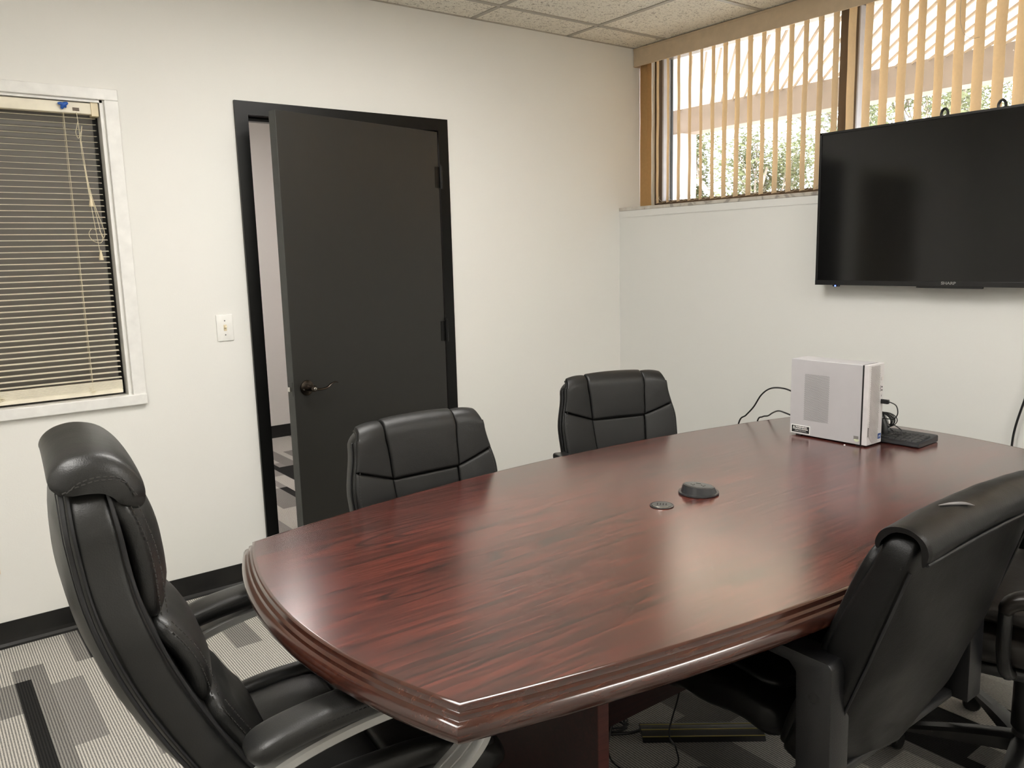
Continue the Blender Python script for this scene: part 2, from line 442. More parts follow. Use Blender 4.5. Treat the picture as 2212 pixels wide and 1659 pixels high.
# ------------------------------------------------------------------ room shell
H = 2.59; XW = -4.75; YS = -4.45
struct('floor', B((XW-.1, YS-.1, -.06), (.45, 3.0, 0)), 'carpet')
# door wall, y = 0 .. .12, with the interior window and the door opening
wn = MB()
for a, b in (((XW, -3.70), (0, H)), ((-3.70, -2.745), (0, .905)), ((-3.70, -2.745), (2.045, H)), ((-2.745, -2.20), (0, H)),
             ((-2.20, -1.24), (2.045, H)), ((-1.24, .45), (0, H))):
    wn.box((a[0], 0, b[0]), (a[1], .12, b[1]))
struct('wall_left', wn, 'wall')
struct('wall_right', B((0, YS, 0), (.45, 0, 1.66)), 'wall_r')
struct('wall_back', B((XW-.1, YS, 0), (XW, 3.0, H)), 'wall')
struct('wall_camera_side', B((XW, YS-.1, 0), (.45, YS, H)), 'wall')
struct('wall_hall', B((XW, 2.85, 0), (.45, 2.95, H)), 'hall')
struct('wall_hall_end', B((.35, .12, 0), (.45, 2.85, H)), 'hall')
struct('wall_window_head', B((.28, YS, 2.56), (.45, 0, H)), 'wall')
struct('ceiling', B((XW-.1, YS-.1, H), (.45, 3.0, H+.12)), 'tile')
g = MB()
x = -.39-.63*7
while x < .2:
    if x > XW: g.box((x-.012, YS, H-.004), (x+.012, 0, H+.002))
    x += .63
y = -.245
while y > YS:
    g.box((XW, y-.012, H-.0045), (.28, y+.012, H+.002)); y -= .63
for a in ((-1.02, -.245), (-.39, -.245)): g.box((a[0]-.004, a[1]-.005, H-.009), (a[0]+.008, a[1]+.003, H-.003))
g.box((XW, -.008, H-.004), (.28, 0, H+.001))
struct('trim_4', g, 'grid')
struct('trim_1', B((-.006, YS, 1.662), (.31, 0, 1.680), .003), 'marble')           # marble sill
struct('trim_2', B((-.003, YS, 1.625), (0.002, 0, 1.6615)), 'wall_r')
def baseboard(name, p0, p1, nrm):
    p0 = Vector(p0); p1 = Vector(p1); n_ = Vector(nrm); prof = [(0, .098), (.003, .098), (.004, .03), (.006, .016), (.012, .006), (.019, .002), (.019, 0), (0, 0)]
    struct(name, MB().loft([[p+n_*a+Vector((0, 0, b)) for a, b in prof] for p in (p0, p1)]), 'blackvinyl')
baseboard('baseboard_left', (XW, 0, 0), (-2.247, 0, 0), (0, -1, 0))
baseboard('baseboard_left_corner', (-1.19, 0, 0), (0, 0, 0), (0, -1, 0))
baseboard('baseboard_right', (0, YS, 0), (0, 0, 0), (-1, 0, 0))
baseboard('baseboard_hall', (XW, 2.85, 0), (.35, 2.85, 0), (0, -1, 0))

# ------------------------------------------------------------------ door
fr = MB()
def casing(poly, y0, y1): fr.prism([(x, z) for x, z in poly], y0, y1, Matrix(((1, 0, 0, 0), (0, 0, 1, 0), (0, 1, 0, 0), (0, 0, 0, 1))))
xl, xr, zt, w_ = -2.2442, -1.194, 2.09, .055
for yy in ((-.014, 0), ):
    casing([(xl, 0), (xl, zt), (xl+w_, zt-w_), (xl+w_, 0)], *yy)
    casing([(xr, 0), (xr-w_, 0), (xr-w_, zt-w_), (xr, zt)], *yy)
    casing([(xl, zt), (xr, zt), (xr-w_, zt-w_), (xl+w_, zt-w_)], *yy)
fr.box((-2.20, 0, 0), (-2.189, .125, 2.045)); fr.box((-1.251, 0, 0), (-1.24, .125, 2.045)); fr.box((-2.2, 0, 2.034), (-1.24, .125, 2.045))
fr.box((-2.19, .048, 0), (-2.175, .085, 2.035)); fr.box((-1.265, .048, 0), (-1.25, .085, 2.035)); fr.box((-2.19, .048, 2.02), (-1.25, .085, 2.035))
d1 = thing('door_1', None, None); d1['kind'] = 'structure'
fr.build('door_frame', 'blackpaint', d1)
MB().box((-2.1885, .01, .86), (-2.186, .045, .96)).build('strike_plate', 'bronze', d1)
ang = math.radians(13.2)
HX, HY = -1.256, -.018
lf = thing('door_leaf', None, None, (HX, HY, 0), ang)   # leaf hangs along -x from the hinge
lf.parent = d1
def leafpart(name, mb, mat, smooth=None):
    o = mb.build(name, mat, lf, smooth); return o
# leaf mesh is the door itself; handle and hinges are sub-parts
leafpart('door_panel', B((-.925, .0, .008), (-.004, .044, 2.026), .0015), 'door')
leafpart('door_edge', B((-.9265, .001, .009), (-.9245, .043, 2.025)), 'dooredge')
lh = MB()
Yf = 0.0
T = basis((-.862, Yf, .885), (1, 0, 0), (0, 0, 1), (0, -1, 0))
lh.lathe([(0, 0), (.0325, 0), (.0335, .003), (.032, .007), (.026, .009), (.014, .010), (.0125, .014), (.0115, .040), (.013, .042), (.0135, .058), (.011, .062), (0, .062)], 36, T)
pth = cr([(-.862, -.052, .884), (-.835, -.054, .878), (-.80, -.056, .880), (-.775, -.056, .893), (-.75, -.055, .899), (-.735, -.052, .895)], 30)
rings = []
for i, p in enumerate(pth):
    k = i/29; hw = .010*(1-.55*k); th_ = .0065*(1-.6*k)
    rings.append([p+Vector((0, hw*math.cos(2*PI*j/12), th_*math.sin(2*PI*j/12))) for j in range(12)])
lh.loft(rings)
leafpart('door_handle', lh, 'bronze', 40)
leafpart('door_handle_screw', MB().lathe([(0, 0), (.0035, 0), (.003, .002), (0, .0025)], 12, basis((-.883, -.009, .880), (1, 0, 0), (0, 0, 1), (0, -1, 0))), 'chrome', 40)
leafpart('keyhole', MB().lathe([(0, 0), (.0075, 0), (.006, .002), (0, .003)], 16, basis((-.862, -.062, .885), (1, 0, 0), (0, 0, 1), (0, -1, 0))), 'chrome', 40)
leafpart('latch_plate', B((-.9285, .008, .855), (-.9265, .036, .915)), 'dooredge')
leafpart('latch_bolt', B((-.938, .014, .875), (-.928, .030, .895), .002), 'chrome')
for z in (1.81, 1.055, .24):
    hb = MB(); hb.tube([(.004, -.006, z-.055), (.004, -.006, z+.055)], .0075, 12); hb.box((-.03, -.002, z-.05), (.004, .001, z+.05)); hb.box((.004, -.002, z-.05), (.024, .001, z+.05))
    hb.tube([(.004, -.006, z+.055), (.004, -.006, z+.061)], .0045, 10)
    leafpart('hinge', hb, 'blackpaint', 40)

# ------------------------------------------------------------------ interior window with mini blind
w2 = thing('window_2', None, None); w2['kind'] = 'structure'
tf = MB()
for a, b in (((-3.755, 2.045), (-2.69, 2.087)), ((-2.740, .885), (-2.69, 2.045)), ((-3.755, .885), (-3.705, 2.045))):
    tf.box((a[0], -.012, a[1]), (b[0], 0.001, b[1]), .003)
tf.box((-3.70, 0, .905), (-3.69, .12, 2.045)); tf.box((-2.7549, .0, .905), (-2.745, .12, 2.045)); tf.box((-3.70, 0, 2.0352), (-2.745, .12, 2.045))
tf.build('window_frame', 'trimw', w2)
B((-3.77, -.022, .868), (-2.690, 0.10, .911), .004).build('window_sill', 'trimw', w2)
sf = MB(); sf.box((-3.69, .062, .911), (-3.675, .085, 2.035)); sf.box((-2.772, .062, .911), (-2.755, .085, 2.035)); sf.box((-3.675, .062, .911), (-2.772, .085, .935)); sf.box((-3.675, .062, 2.018), (-2.772, .085, 2.035))
sf.build('window_sash', 'blackpaint', w2)
B((-3.675, .070, .935), (-2.772, .076, 2.018)).build('window_pane', 'film', w2)
mbd = thing('mini_blind', 'cream horizontal mini blind with open slats in the interior window', 'blind', (-3.23, .03, 2.03))
def mp(mb, name, mat, smooth=None, parent=None):
    mb.v = [(x+3.23, y-.03, z-2.03) for x, y, z in mb.v]
    return mb.build(name, mat, parent or mbd, smooth)
BX0, BX1 = -3.682, -2.768
hr = mp(B((BX0, .012, 1.992), (BX1+.006, .046, 2.033), .003), 'head_rail', 'mini')
sl_ = MB(); sl_.box((-2.846, .0105, 2.0005), (-2.824, .0125, 2.0125)); mp(sl_, 'cord_slot', 'bronze')
mp(B((BX1-.016, .008, 1.985), (BX1+.010, .05, 2.036), .002), 'end_bracket', 'ivory', None)
mp(B((BX0-.004, .008, 1.985), (BX0+.016, .05, 2.036), .002), 'end_bracket', 'ivory', None)
NS = 47; z0s, z1s = .982, 1.978
def slat(z, tilt=.16):
    mb = MB(); n = 6
    def P(i, j):
        y = -.0125+.025*j; zc = .0022*(1-(2*j-1)**2)
        return (BX0+.004+i*(BX1-BX0-.006), .031+y*math.cos(tilt), z+zc+y*math.sin(tilt))
    mb.grid(P, 1, n)
    k = len(mb.v); mb.v += [(x, y, z_-.0005) for x, y, z_ in mb.v[:k]]; mb.f += [tuple(i+k for i in f[::-1]) for f in mb.f]
    return mb
for i in range(NS):
    mp(slat(z0s+(z1s-z0s)*i/(NS-1), .10), 'slat', 'mini', 60)
st = MB()
for k in range(7): st.box((BX0+.003, .0185, .9375+k*.005), (BX1-.002, .0435, .9395+k*.005+.002))
mp(st, 'slat_stack', 'mini')
mp(B((BX0+.003, .017, .920), (BX1-.002, .045, .9370), .003), 'bottom_rail', 'mini')
for cx_ in (-2.878, -3.19, -3.56):
    mb = MB()
    for yy in (.0185, .0435): mb.tube([(cx_, yy, 1.992), (cx_, yy, .94)], .0007, 5)
    mb.tube([(cx_+.004, .031, 1.992), (cx_+.004, .031, .94)], .0006, 5)
    mp(mb, 'ladder_cord', 'cord')
    random.seed(int(-cx_*100)); mb = MB()
    pts = [(cx_+random.uniform(-.014, .016), .012+random.uniform(-.003, .003), .942+random.uniform(-.012, .012)) for k in range(9)]
    mb.tube(cr(pts, 50), .0009, 5); mp(mb, 'cord_knot', 'cord')
lc = MB()
yc = .002
lc.tube(cr([(-2.835, .012, 1.995), (-2.835, yc, 1.985), (-2.833, yc, 1.93), (-2.832, yc, 1.85), (-2.824, yc, 1.72), (-2.815, yc, 1.60), (-2.806, yc, 1.48)], 40), .0011, 6)
lc.tube(cr([(-2.835, yc, 1.96), (-2.84, yc-.002, 1.94), (-2.846, yc-.004, 1.92), (-2.838, yc, 1.90), (-2.828, yc-.004, 1.925), (-2.822, yc, 1.945), (-2.83, yc-.003, 1.90), (-2.832, yc, 1.87)], 50), .0011, 6)
lc.tube(cr([(-2.830, yc, 1.89), (-2.822, yc-.001, 1.75), (-2.808, yc-.001, 1.66), (-2.788, yc-.001, 1.58), (-2.782, yc-.002, 1.545), (-2.79, yc-.002, 1.53), (-2.797, yc-.001, 1.56), (-2.808, yc, 1.64), (-2.822, yc, 1.72)], 60), .0011, 6)
lc.tube(cr([(-2.81, yc-.001, 1.56), (-2.826, yc-.003, 1.565), (-2.838, yc-.003, 1.545), (-2.826, yc-.003, 1.52), (-2.80, yc-.003, 1.512), (-2.79, yc-.003, 1.535), (-2.80, yc, 1.56)], 40), .0011, 6)
lc.tube(cr([(-2.827, yc, 1.80), (-2.822, yc-.001, 1.72), (-2.816, yc-.001, 1.675)], 14), .0011, 6)
cdo = mp(lc, 'pull_cord', 'cord', 60)
for (tx, tz) in ((-2.818, 1.665), (-2.803, 1.462)):
    mp(MB().lathe([(0, .022), (.003, .022), (.004, .012), (.0085, -.010), (.0085, -.016), (0, -.016)], 16, Matrix.Translation((tx, yc, tz))), 'cord_tassel', 'ivory', 40)
bt = MB()
bt.tube(cr([(-2.884, .006, 2.004), (-2.876, .002, 2.018), (-2.862, .002, 2.026)], 10), lambda t: .004+.005*math.sin(PI*t), 8)
bt.tube(cr([(-2.895, .004, 2.022), (-2.882, .000, 2.020), (-2.868, .004, 2.010)], 10), lambda t: .0035+.003*math.sin(PI*t), 8)
mp(bt, 'blue_clip', 'blue', 60)

# ------------------------------------------------------------------ switch, outlet
sw = thing('light_switch', 'white toggle light switch plate on the wall left of the dark door', 'switch', (-2.3535, 0, 1.15))
B((-.035, -.0055, -.0565), (.035, 0, .0565), .003).build('plate', 'switch', sw, 40)
B((-.006, -.0075, -.013), (.006, -.004, .013)).build('toggle_slot', 'ivory', sw)
MB().box((-.0042, -.018, -.0055), (.0042, -.004, .0035), .0012, Matrix.Rotation(-.35, 4, 'X')).build('toggle', 'ivory', sw, 40)
for z in (-.03, .03): MB().lathe([(0, 0), (.003, 0), (.0026, .0014), (0, .0016)], 12, basis((0, -.0055, z), (1, 0, 0), (0, 0, 1), (0, -1, 0))).build('screw', 'sticker_g', sw, 40)
ou = thing('wall_outlet', 'ivory electrical outlet low on the white wall at the left picture edge', 'outlet', (-3.296, 0, .345))
B((-.035, -.0055, -.0565), (.035, 0, .0565), .003).build('plate', 'ivory', ou, 40)
for z in (-.02, .02): MB().lathe([(0, 0), (.0165, 0), (.016, .002), (0, .002)], 20, basis((0, -.0055, z), (1, 0, 0), (0, 0, 1), (0, -1, 0))).build('socket', 'ivory', ou, 40)

# ------------------------------------------------------------------ window_1: aluminium ribbon window on the sill
w1 = thing('window_1', None, None); w1['kind'] = 'structure'
XF, XG = .30, .385
def jamb(y0, y1):
    B((XF, y0, 1.680), (XF+.012, y1, 2.56)).build('mullion', 'brownalu', w1)
    m_ = MB(); m_.box((XF+.012, y0+.001, 1.680), (XG-.012, y1-.001, 2.56)); m_.build('mullion_side', 'greyalu', w1)
    m_ = MB(); m_.box((XG-.012, y0-.006, 1.680), (XG+.004, y0+.0006, 2.56)); m_.box((XG-.012, y1-.0006, 1.680), (XG+.004, y1+.006, 2.56)); m_.build('gasket', 'gasket', w1)
jamb(-.060, 0); 
muls = [(-1.29, -1.198), (-2.53, -2.438), (-3.77, -3.678)]
for a, b in muls: jamb(a, b)
jamb(YS, YS+.06)
fm = MB(); fm.box((XF, YS+.06, 1.680), (XG, -.06, 1.722)); fm.box((XF, YS+.06, 2.545), (XG, -.06, 2.56)); fm.build('window_frame', 'brownalu', w1)
ys = [-.06]+[v for m_ in muls for v in m_[::-1]]+[YS+.06]
for k in range(0, len(ys)-1, 2):
    B((XG-.004, ys[k+1], 1.72), (XG+.002, ys[k], 2.55)).build('window_pane', 'glass', w1)

# vertical blind
vb = thing('vertical_blind', 'tan vertical vane blind along the whole ribbon window', 'blind', (.17, -.05, 2.5))
def vp(mb, name, mat, smooth=None):
    mb.v = [(x-.17, y+.05, z-2.5) for x, y, z in mb.v]; return mb.build(name, mat, vb, smooth)
va = MB(); va.box((.118, YS+.005, 2.484), (.126, -.001, 2.586), .002); va.box((.126, -.006, 2.484), (.21, -.001, 2.586)); va.box((.126, YS+.005, 2.578), (.21, -.001, 2.586))
va.box((.1165, YS+.005, 2.574), (.119, -.001, 2.580)); va.box((.1165, YS+.005, 2.487), (.119, -.001, 2.490))
vp(va, 'valance', 'valance')
vp(B((.150, YS+.01, 2.545), (.19, -.01, 2.577)), 'head_rail', 'brownalu')
def vane(yc_, phi, wdt=.072, zb=1.702, zt_=2.545, seed=0):
    mb = MB()
    def P(i, j):
        a = (i-.5)*wdt; bow = .004*(1-(2*i-1)**2); wv = .0010*math.sin(j*7+seed)+.0007*math.sin(j*19+2*seed)
        c_, s_ = math.cos(phi), math.sin(phi)
        return (.17+a*c_-(bow+wv)*s_, yc_+a*s_+(bow+wv)*c_, zb+(zt_-zb)*j)
    mb.grid(P, 6, 24); k = len(mb.v); c_, s_ = math.cos(phi), math.sin(phi)
    mb.v += [(x+.0007*s_, y-.0007*c_, z) for x, y, z in mb.v[:k]]; mb.f += [tuple(i+k for i in f[::-1]) for f in mb.f]
    return mb
PHI = math.radians(55)
pos = []; y = -.142; k = 0
while y > -3.9: pos.append(y); y -= .0795; k += 1
random.seed(4)
vp(vane(-.036, math.radians(86), .068, 1.694), 'vane', 'slatend', 60)
vp(vane(-.062, math.radians(80), .075, 1.694), 'vane', 'slatend', 60)
ph = {}
for i, y in enumerate(pos):
    ph[i] = PHI+math.radians(random.uniform(-3.5, 3.5))
    if i == 3: ph[i] -= math.radians(0)
    vp(vane(y, ph[i], seed=i), 'vane', 'slat', 60)
ch = MB()
for i in range(len(pos)-1):
    for side in (-1, 1):
        o_ = Vector((math.cos(PHI), math.sin(PHI), 0))*.040*side
        a = Vector((.17, pos[i], 1.726))+o_; b = Vector((.17, pos[i+1], 1.726))+o_
        ch.tube([a.lerp(b, t)+Vector((0, 0, -.022*(1-(2*t-1)**2))) for t in [k/8 for k in range(9)]], .0009, 5)
        ch.tube([a, a+Vector((0, -.004, .012)), a-o_*.9+Vector((0, 0, -.018))], .0008, 4)
vp(ch, 'bottom_chain', 'chain')
vp(MB().tube(cr([(.135, -1.835, 2.545), (.135, -1.825, 2.35), (.135, -1.845, 2.27), (.14, -1.875, 2.245), (.15, -1.90, 2.245)], 40), .0012, 5), 'pull_chain', 'chain')

# ------------------------------------------------------------------ outside: patio cover, posts, trees
pr = thing('patio_cover', 'white ribbed patio cover with tan beam outside the ribbon window', 'patio cover', (2.1, -1, 2.56))
def pp(mb, name, mat, smooth=None):
    mb.v = [(x-2.1, y+1, z-2.56) for x, y, z in mb.v]; return mb.build(name, mat, pr, smooth)
pp(B((.47, -6, 2.60), (2.25, 1.9, 2.612)), 'roof_panel', 'roofpanel')
rb = MB(); d_ = Vector((math.cos(math.radians(41)), math.sin(math.radians(41)), 0)); nr_ = Vector((-d_.y, d_.x, 0))
k = -46
for k in range(-34, 46):
    base = Vector((2.0, -.9, 0))+nr_*(.083*k)
    # clip to x in .5 .. 2.0
    t0 = (.5-base.x)/d_.x; t1 = (2.0-base.x)/d_.x
    a = base+d_*t0; b = base+d_*t1
    if b.y > 1.85 :
        t1 -= (b.y-1.85)/d_.y; b = base+d_*t1
    if t1-t0 < .1: continue
    q = [a-nr_*.0055, b-nr_*.0055, b+nr_*.0055, a+nr_*.0055]
    rb.loft([[Vector((p.x, p.y, 2.585)) for p in q], [Vector((p.x, p.y, 2.6005)) for p in q]])
pp(rb, 'roof_rib', 'roofrib')
pp(B((2.0, -6, 2.40), (2.16, 1.9, 2.60)), 'beam', 'beam')
pp(B((1.98, 1.245, 0), (2.16, 1.40, 2.40)), 'post', 'post')
pp(B((1.98, -5.2, 0), (2.16, -5.05, 2.40)), 'post', 'post')
gp = B((.45, -30, -.2), (40, 40, -.12)); struct('ground_outside', gp, 'ground')
def tree(name, label, x, y, zc, rad, hgt, nleaf, seed, mat='leaf', ls=.045, group='trees beyond the patio'):
    random.seed(seed); t = thing(name, label, 'tree', (x, y, -.12), 0, group)
    bk = MB(); tips = []
    def br(p, d, ln_, r, lv):
        pts = [p]; q = Vector(p); dd = Vector(d)
        for k in range(5):
            dd = (dd+Vector((random.uniform(-.2, .2), random.uniform(-.2, .2), random.uniform(-.05, .18)))).normalized(); q = q+dd*ln_/5; pts.append(Vector(q))
        bk.tube(pts, lambda tt: r*(1-.5*tt), 6)
        if lv == 0: tips.extend(pts[2:]); return
        for k in range(4 if lv > 1 else 3):
            nd = (dd+Vector((random.uniform(-1, 1), random.uniform(-1, 1), random.uniform(-.25, .7)))).normalized()
            br(pts[random.randint(2, 5)], nd, ln_*.66, r*.5, lv-1)
    br(Vector((0, 0, 0)), (0, 0, 1), hgt*.5, .075*rad, 3)
    bk.build('trunk', 'bark', t, 60)
    lm = MB(); vs = []; fs = []
    for k in range(nleaf):
        c = random.choice(tips); p = c+Vector([random.gauss(0, .11*rad) for _ in range(3)])
        a = Vector([random.gauss(0, 1) for _ in range(3)]).normalized(); b = a.orthogonal().normalized()
        s_ = ls*random.uniform(.6, 1.3); i = len(vs)
        vs += [p-a*s_, p+b*s_*.38, p+a*s_, p-b*s_*.38]; fs.append((i, i+1, i+2, i+3))
    lm.add(vs, fs); lm.build('foliage', mat, t)
    return t
tree('tree', 'olive green tree with thin leaves outside, seen low beside the left post', 6.9, 6.35, 2.4, .8, 2.9, 4000, 11)
tree('tree', 'tree outside behind the middle vanes with loose hanging twigs', 8.6, 6.25, 2.6, .75, 3.3, 2200, 12)
tree('tree', 'dense grey green tree outside left of the television', 7.3, 4.45, 2.8, 1.15, 3.9, 8500, 23)
tree('tree', 'grey green tree outside just above the left end of the television', 9.6, 4.6, 2.8, 1.1, 4.3, 6500, 14)
tree('tree', 'green tree outside above the middle of the television', 7.0, 2.0, 3.0, 1.1, 4.6, 6500, 15)
tree('tree', 'green tree outside above the right half of the television', 9.0, .95, 3.0, 1.1, 4.6, 6500, 16)
tree('shrub', 'pale yellow green shrub outside, low behind the left pane', 10.5, 8.6, 2.2, 1.2, 2.7, 3500, 31, 'leaf2', .06, 'shrubs beyond the patio')
tree('shrub', 'pale yellow green shrub outside, low beside the television', 10.0, 5.0, 2.2, 1.2, 2.6, 3500, 32, 'leaf2', .06, 'shrubs beyond the patio')

# ------------------------------------------------------------------ ceiling lights (out of frame above the table)
def troffer(x0, y0, x1, y1, label):
    t = thing('ceiling_light', label, 'ceiling light', ((x0+x1)/2, (y0+y1)/2, H), 0, 'fluorescent ceiling panels')
    a, b = (x1-x0)/2, (y1-y0)/2
    f_ = MB(); f_.box((-a, -b, -.012), (a, -b+.03, -.001)); f_.box((-a, b-.03, -.012), (a, b, -.001)); f_.box((-a, -b+.03, -.012), (-a+.03, b-.03, -.001)); f_.box((a-.03, -b+.03, -.012), (a, b-.03, -.001))
    f_.build('frame', 'trimw', t)
    B((-a+.03, -b+.03, -.009), (a-.03, b-.03, -.004)).build('diffuser', 'lens', t)
troffer(-2.60, -1.82, -1.34, -1.19, 'recessed fluorescent ceiling panel nearest the door wall')
troffer(-1.97, -4.34, -.71, -3.71, 'recessed fluorescent ceiling panel behind the camera, on the television side')
troffer(-4.17, -3.08, -3.54, -1.82, 'recessed fluorescent ceiling panel on the interior window side')
hl = thing('ceiling_light', 'small hallway ceiling panel beyond the open door', 'ceiling light', (-1.9, 1.3, H))
B((-.3, -.3, -.012), (.3, .3, -.001)).build('diffuser', emis('hall_lens', (1, .93, .90), 26), hl)

# ------------------------------------------------------------------ television and its mount
TX, TY0, TY1, TZ0, TZ1 = -.08, -2.535, -1.345, 1.2536, 1.9254
tcy = (TY0+TY1)/2
tv = thing('television', 'large black flat television hung in front of the ribbon window wall', 'television', (TX, tcy, TZ0))
def tp(mb, name, mat, smooth=None, parent=None):
    mb.v = [(x-TX, y-tcy, z-TZ0) for x, y, z in mb.v]; return mb.build(name, mat, parent or tv, smooth)
bz = MB(); x0, x1 = TX, TX+.012
bz.box((x0, TY0, TZ0), (x1, TY0+.010, TZ1), .001); bz.box((x0, TY1-.010, TZ0), (x1, TY1, TZ1), .001)
bz.box((x0, TY0, TZ1-.010), (x1, TY1, TZ1), .001); bz.box((x0-.001, TY0, TZ0), (x1, TY1, TZ0+.021), .001)
tp(bz, 'bezel', 'tvbez')
tp(B((TX+.004, TY0+.010, TZ0+.021), (TX+.010, TY1-.010, TZ1-.010)), 'screen', 'tvscreen')
bk = MB(); bk.box((TX+.012, TY0+.003, TZ0+.003), (TX+.028, TY1-.003, TZ1-.003), .004); bk.box((TX+.028, TY0+.14, TZ0+.05), (TX+.055, TY1-.14, TZ1-.14), .012)
tp(bk, 'rear_housing', 'plast')
tp(B((TX+.001, tcy-.13, TZ0-.007), (TX+.012, tcy+.13, TZ0+.001), .002), 'speaker_lip', 'tvbez')
tp(B((TX+.002, TY1-.118, TZ0-.007), (TX+.014, TY1-.086, TZ0+.001), .003), 'sensor', 'tvbez')
tp(B((TX-.0005, TY1-.103, TZ0-.006), (TX+.003, TY1-.098, TZ0-.001)), 'power_light', 'led')
text('SHARP', .0155, 'logo', 'logo', basis((-.0016, 0, .0135), (0, -1, 0), (0, 0, 1), (-1, 0, 0)), tv, .0004, bold=.0004, sx=1.25)
mt = thing('television_mount', 'black steel bracket with two loop ends rising over the television top', 'bracket', (-.02, tcy, 1.5))
def mq(mb, name, mat, smooth=None):
    mb.v = [(x+.02, y-tcy, z-1.5) for x, y, z in mb.v]; return mb.build(name, mat, mt, smooth)
mq(B((-.012, -2.2, 1.42), (-.0005, -1.72, 1.60), .002), 'wall_plate', 'plast')
for yy in (-1.858, -2.071):
    am = MB(); am.box((-.024, yy-.016, 1.36), (-.012, yy+.016, 1.925), .002)
    am.tube(cr([(-.018, yy-.013, 1.922), (-.018, yy-.012, 1.948), (-.018, yy, 1.960), (-.018, yy+.012, 1.948), (-.018, yy+.013, 1.922)], 16), .0055, 8)
    mq(am, 'arm', 'plast', 40)

# ------------------------------------------------------------------ conference table
ta = -.014
TC = (-1.735, -2.087, 0)
tb = thing('conference_table', 'long boat shaped mahogany conference table in the middle of the room', 'table', TC, ta)
HL, HC, WM, WC = 1.190, 1.105, .590, .453      # half lengths at bow centre / corner, half widths mid / corner
def outline(off, n=40):
    """inner top outline grown outward by off; sharp corners kept by intersecting the four offset arcs"""
    def circ(a, b):   # circle through (-a,0),(0,b),(a,0) in local (t, d)
        R = (a*a+b*b)/(2*b); return R
    bs, be = WM-WC, HL-HC
    Rs, Re = circ(HC, bs), circ(WC, be)
    cs = (0, WM-Rs); ce = (HL-Re, 0); Rs += off; Re += off
    # intersection of the side arc and the end arc in the first quadrant
    lo, hi = .3, .8; x = HC
    f = lambda x: (cs[1]+math.sqrt(Rs*Rs-x*x)) 
    g = lambda x: math.sqrt(max(0, Re*Re-(x-ce[0])**2))
    lo, hi = HC-.2, HL+off-1e-6
    for _ in range(60):
        m_ = (lo+hi)/2
        if f(m_) < g(m_): lo = m_
        else: hi = m_
    xc = lo; pts = []
    for i in range(n+1): x = xc-2*xc*i/n; pts.append((x, f(x)))
    yk = f(xc); m2 = 24
    e = []
    for i in range(1, m2): y_ = yk-2*yk*i/m2; e.append((-(ce[0]+math.sqrt(Re*Re-y_*y_)), y_))
    pts += e
    pts += [(-x, -y) for x, y in pts[:n+1]]
    pts += [(-x, -y) for x, y in e]
    return pts
def ring(off, z): return [Vector((x, y, z)) for x, y in outline(off)]
top = MB(); r1 = ring(0, .760); r2 = ring(0, .735)
top.loft([r1, r2]); top.build('tabletop', 'wood', tb)
prof = [(-.0006, .7602), (.004, .7602), (.0075, .7585), (.0085, .753), (.010, .7505), (.0135, .7495), (.0165, .7475), (.0175, .7435), (.0185, .7415), (.022, .7405), (.0265, .7375), (.0305, .7315), (.032, .724), (.0305, .716), (.0265, .7095), (.020, .7055), (.010, .7045), (-.05, .7045), (-.05, .7345), (-.0006, .7345)]
rm = MB(); rr_ = [ring(a, z) for a, z in prof]; rm.loft(rr_+[rr_[0]], True, False); rm.build('edge_moulding', 'woodrim', tb, 35)
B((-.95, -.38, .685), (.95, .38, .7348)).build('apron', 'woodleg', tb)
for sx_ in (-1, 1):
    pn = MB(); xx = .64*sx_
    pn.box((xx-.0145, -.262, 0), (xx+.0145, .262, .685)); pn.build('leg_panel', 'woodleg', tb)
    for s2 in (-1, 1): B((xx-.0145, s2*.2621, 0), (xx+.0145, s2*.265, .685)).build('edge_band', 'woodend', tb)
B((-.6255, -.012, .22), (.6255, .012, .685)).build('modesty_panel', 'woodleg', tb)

# pop-up outlets
po = thing('popup_outlet', 'large round black pop-up power outlet in the table centre', 'outlet', (-1.745, -2.062, .7602), math.radians(-48))
MB().lathe([(0, 0), (.054, 0), (.0555, .002), (.055, .0055), (.045, .006), (0, .006)], 48).build('flange', 'popup', po, 40)
dm = MB(); rg = []
for t in [0, .08, .5, .9, .97, 1.0]:
    r_ = .0485-.006*t-(.002 if t >= 1 else 0)
    rg.append([Vector((r_*math.cos(2*PI*k/48), r_*math.sin(2*PI*k/48), .006+(.0165+.005*math.cos(2*PI*k/48+2.4))*t)) for k in range(48)])
dm.loft(rg); dm.build('dome', 'popup', po, 40)
def dome_z(x, y): return .0223+.0052/.0405*(x*math.cos(2.4)-y*math.sin(2.4))
fc = MB(); q = [Vector((.038*math.cos(2*PI*k/40), .038*math.sin(2*PI*k/40), 0)) for k in range(40)]
fc.loft([[Vector((p.x, p.y, dome_z(p.x, p.y)+e)) for p in q] for e in (0, .001)]); fc.build('face', 'popface', po, 40)
def slotbox(cx_, cy_, a, b):
    mb = MB(); c = [(cx_-a, cy_-b), (cx_+a, cy_-b), (cx_+a, cy_+b), (cx_-a, cy_+b)]
    mb.loft([[Vector((x, y, dome_z(x, y)+e)) for x, y in c] for e in (.0008, .0016)]); return mb
for cx_, cy_ in ((-.016, -.006), (.012, -.006)):
    mb = MB()
    for dx, dy, a, b in ((-.0045, .004, .0011, .0038), (.0045, .004, .0011, .0038), (0, -.006, .0025, .0025)):
        s_ = slotbox(cx_+dx, cy_+dy, a, b); mb.add(s_.v, s_.f)
    mb.build('socket', 'black', po)
mb = slotbox(0, .018, .007, .0025); mb.build('usb_port', 'black', po)
B((-.0455, .004, .012), (-.0435, .012, .018)).build('release_button', 'black', po)
ps = thing('grommet_outlet', 'small flush round black outlet in the tabletop', 'outlet', (-1.905, -2.072, .7602), math.radians(-50))
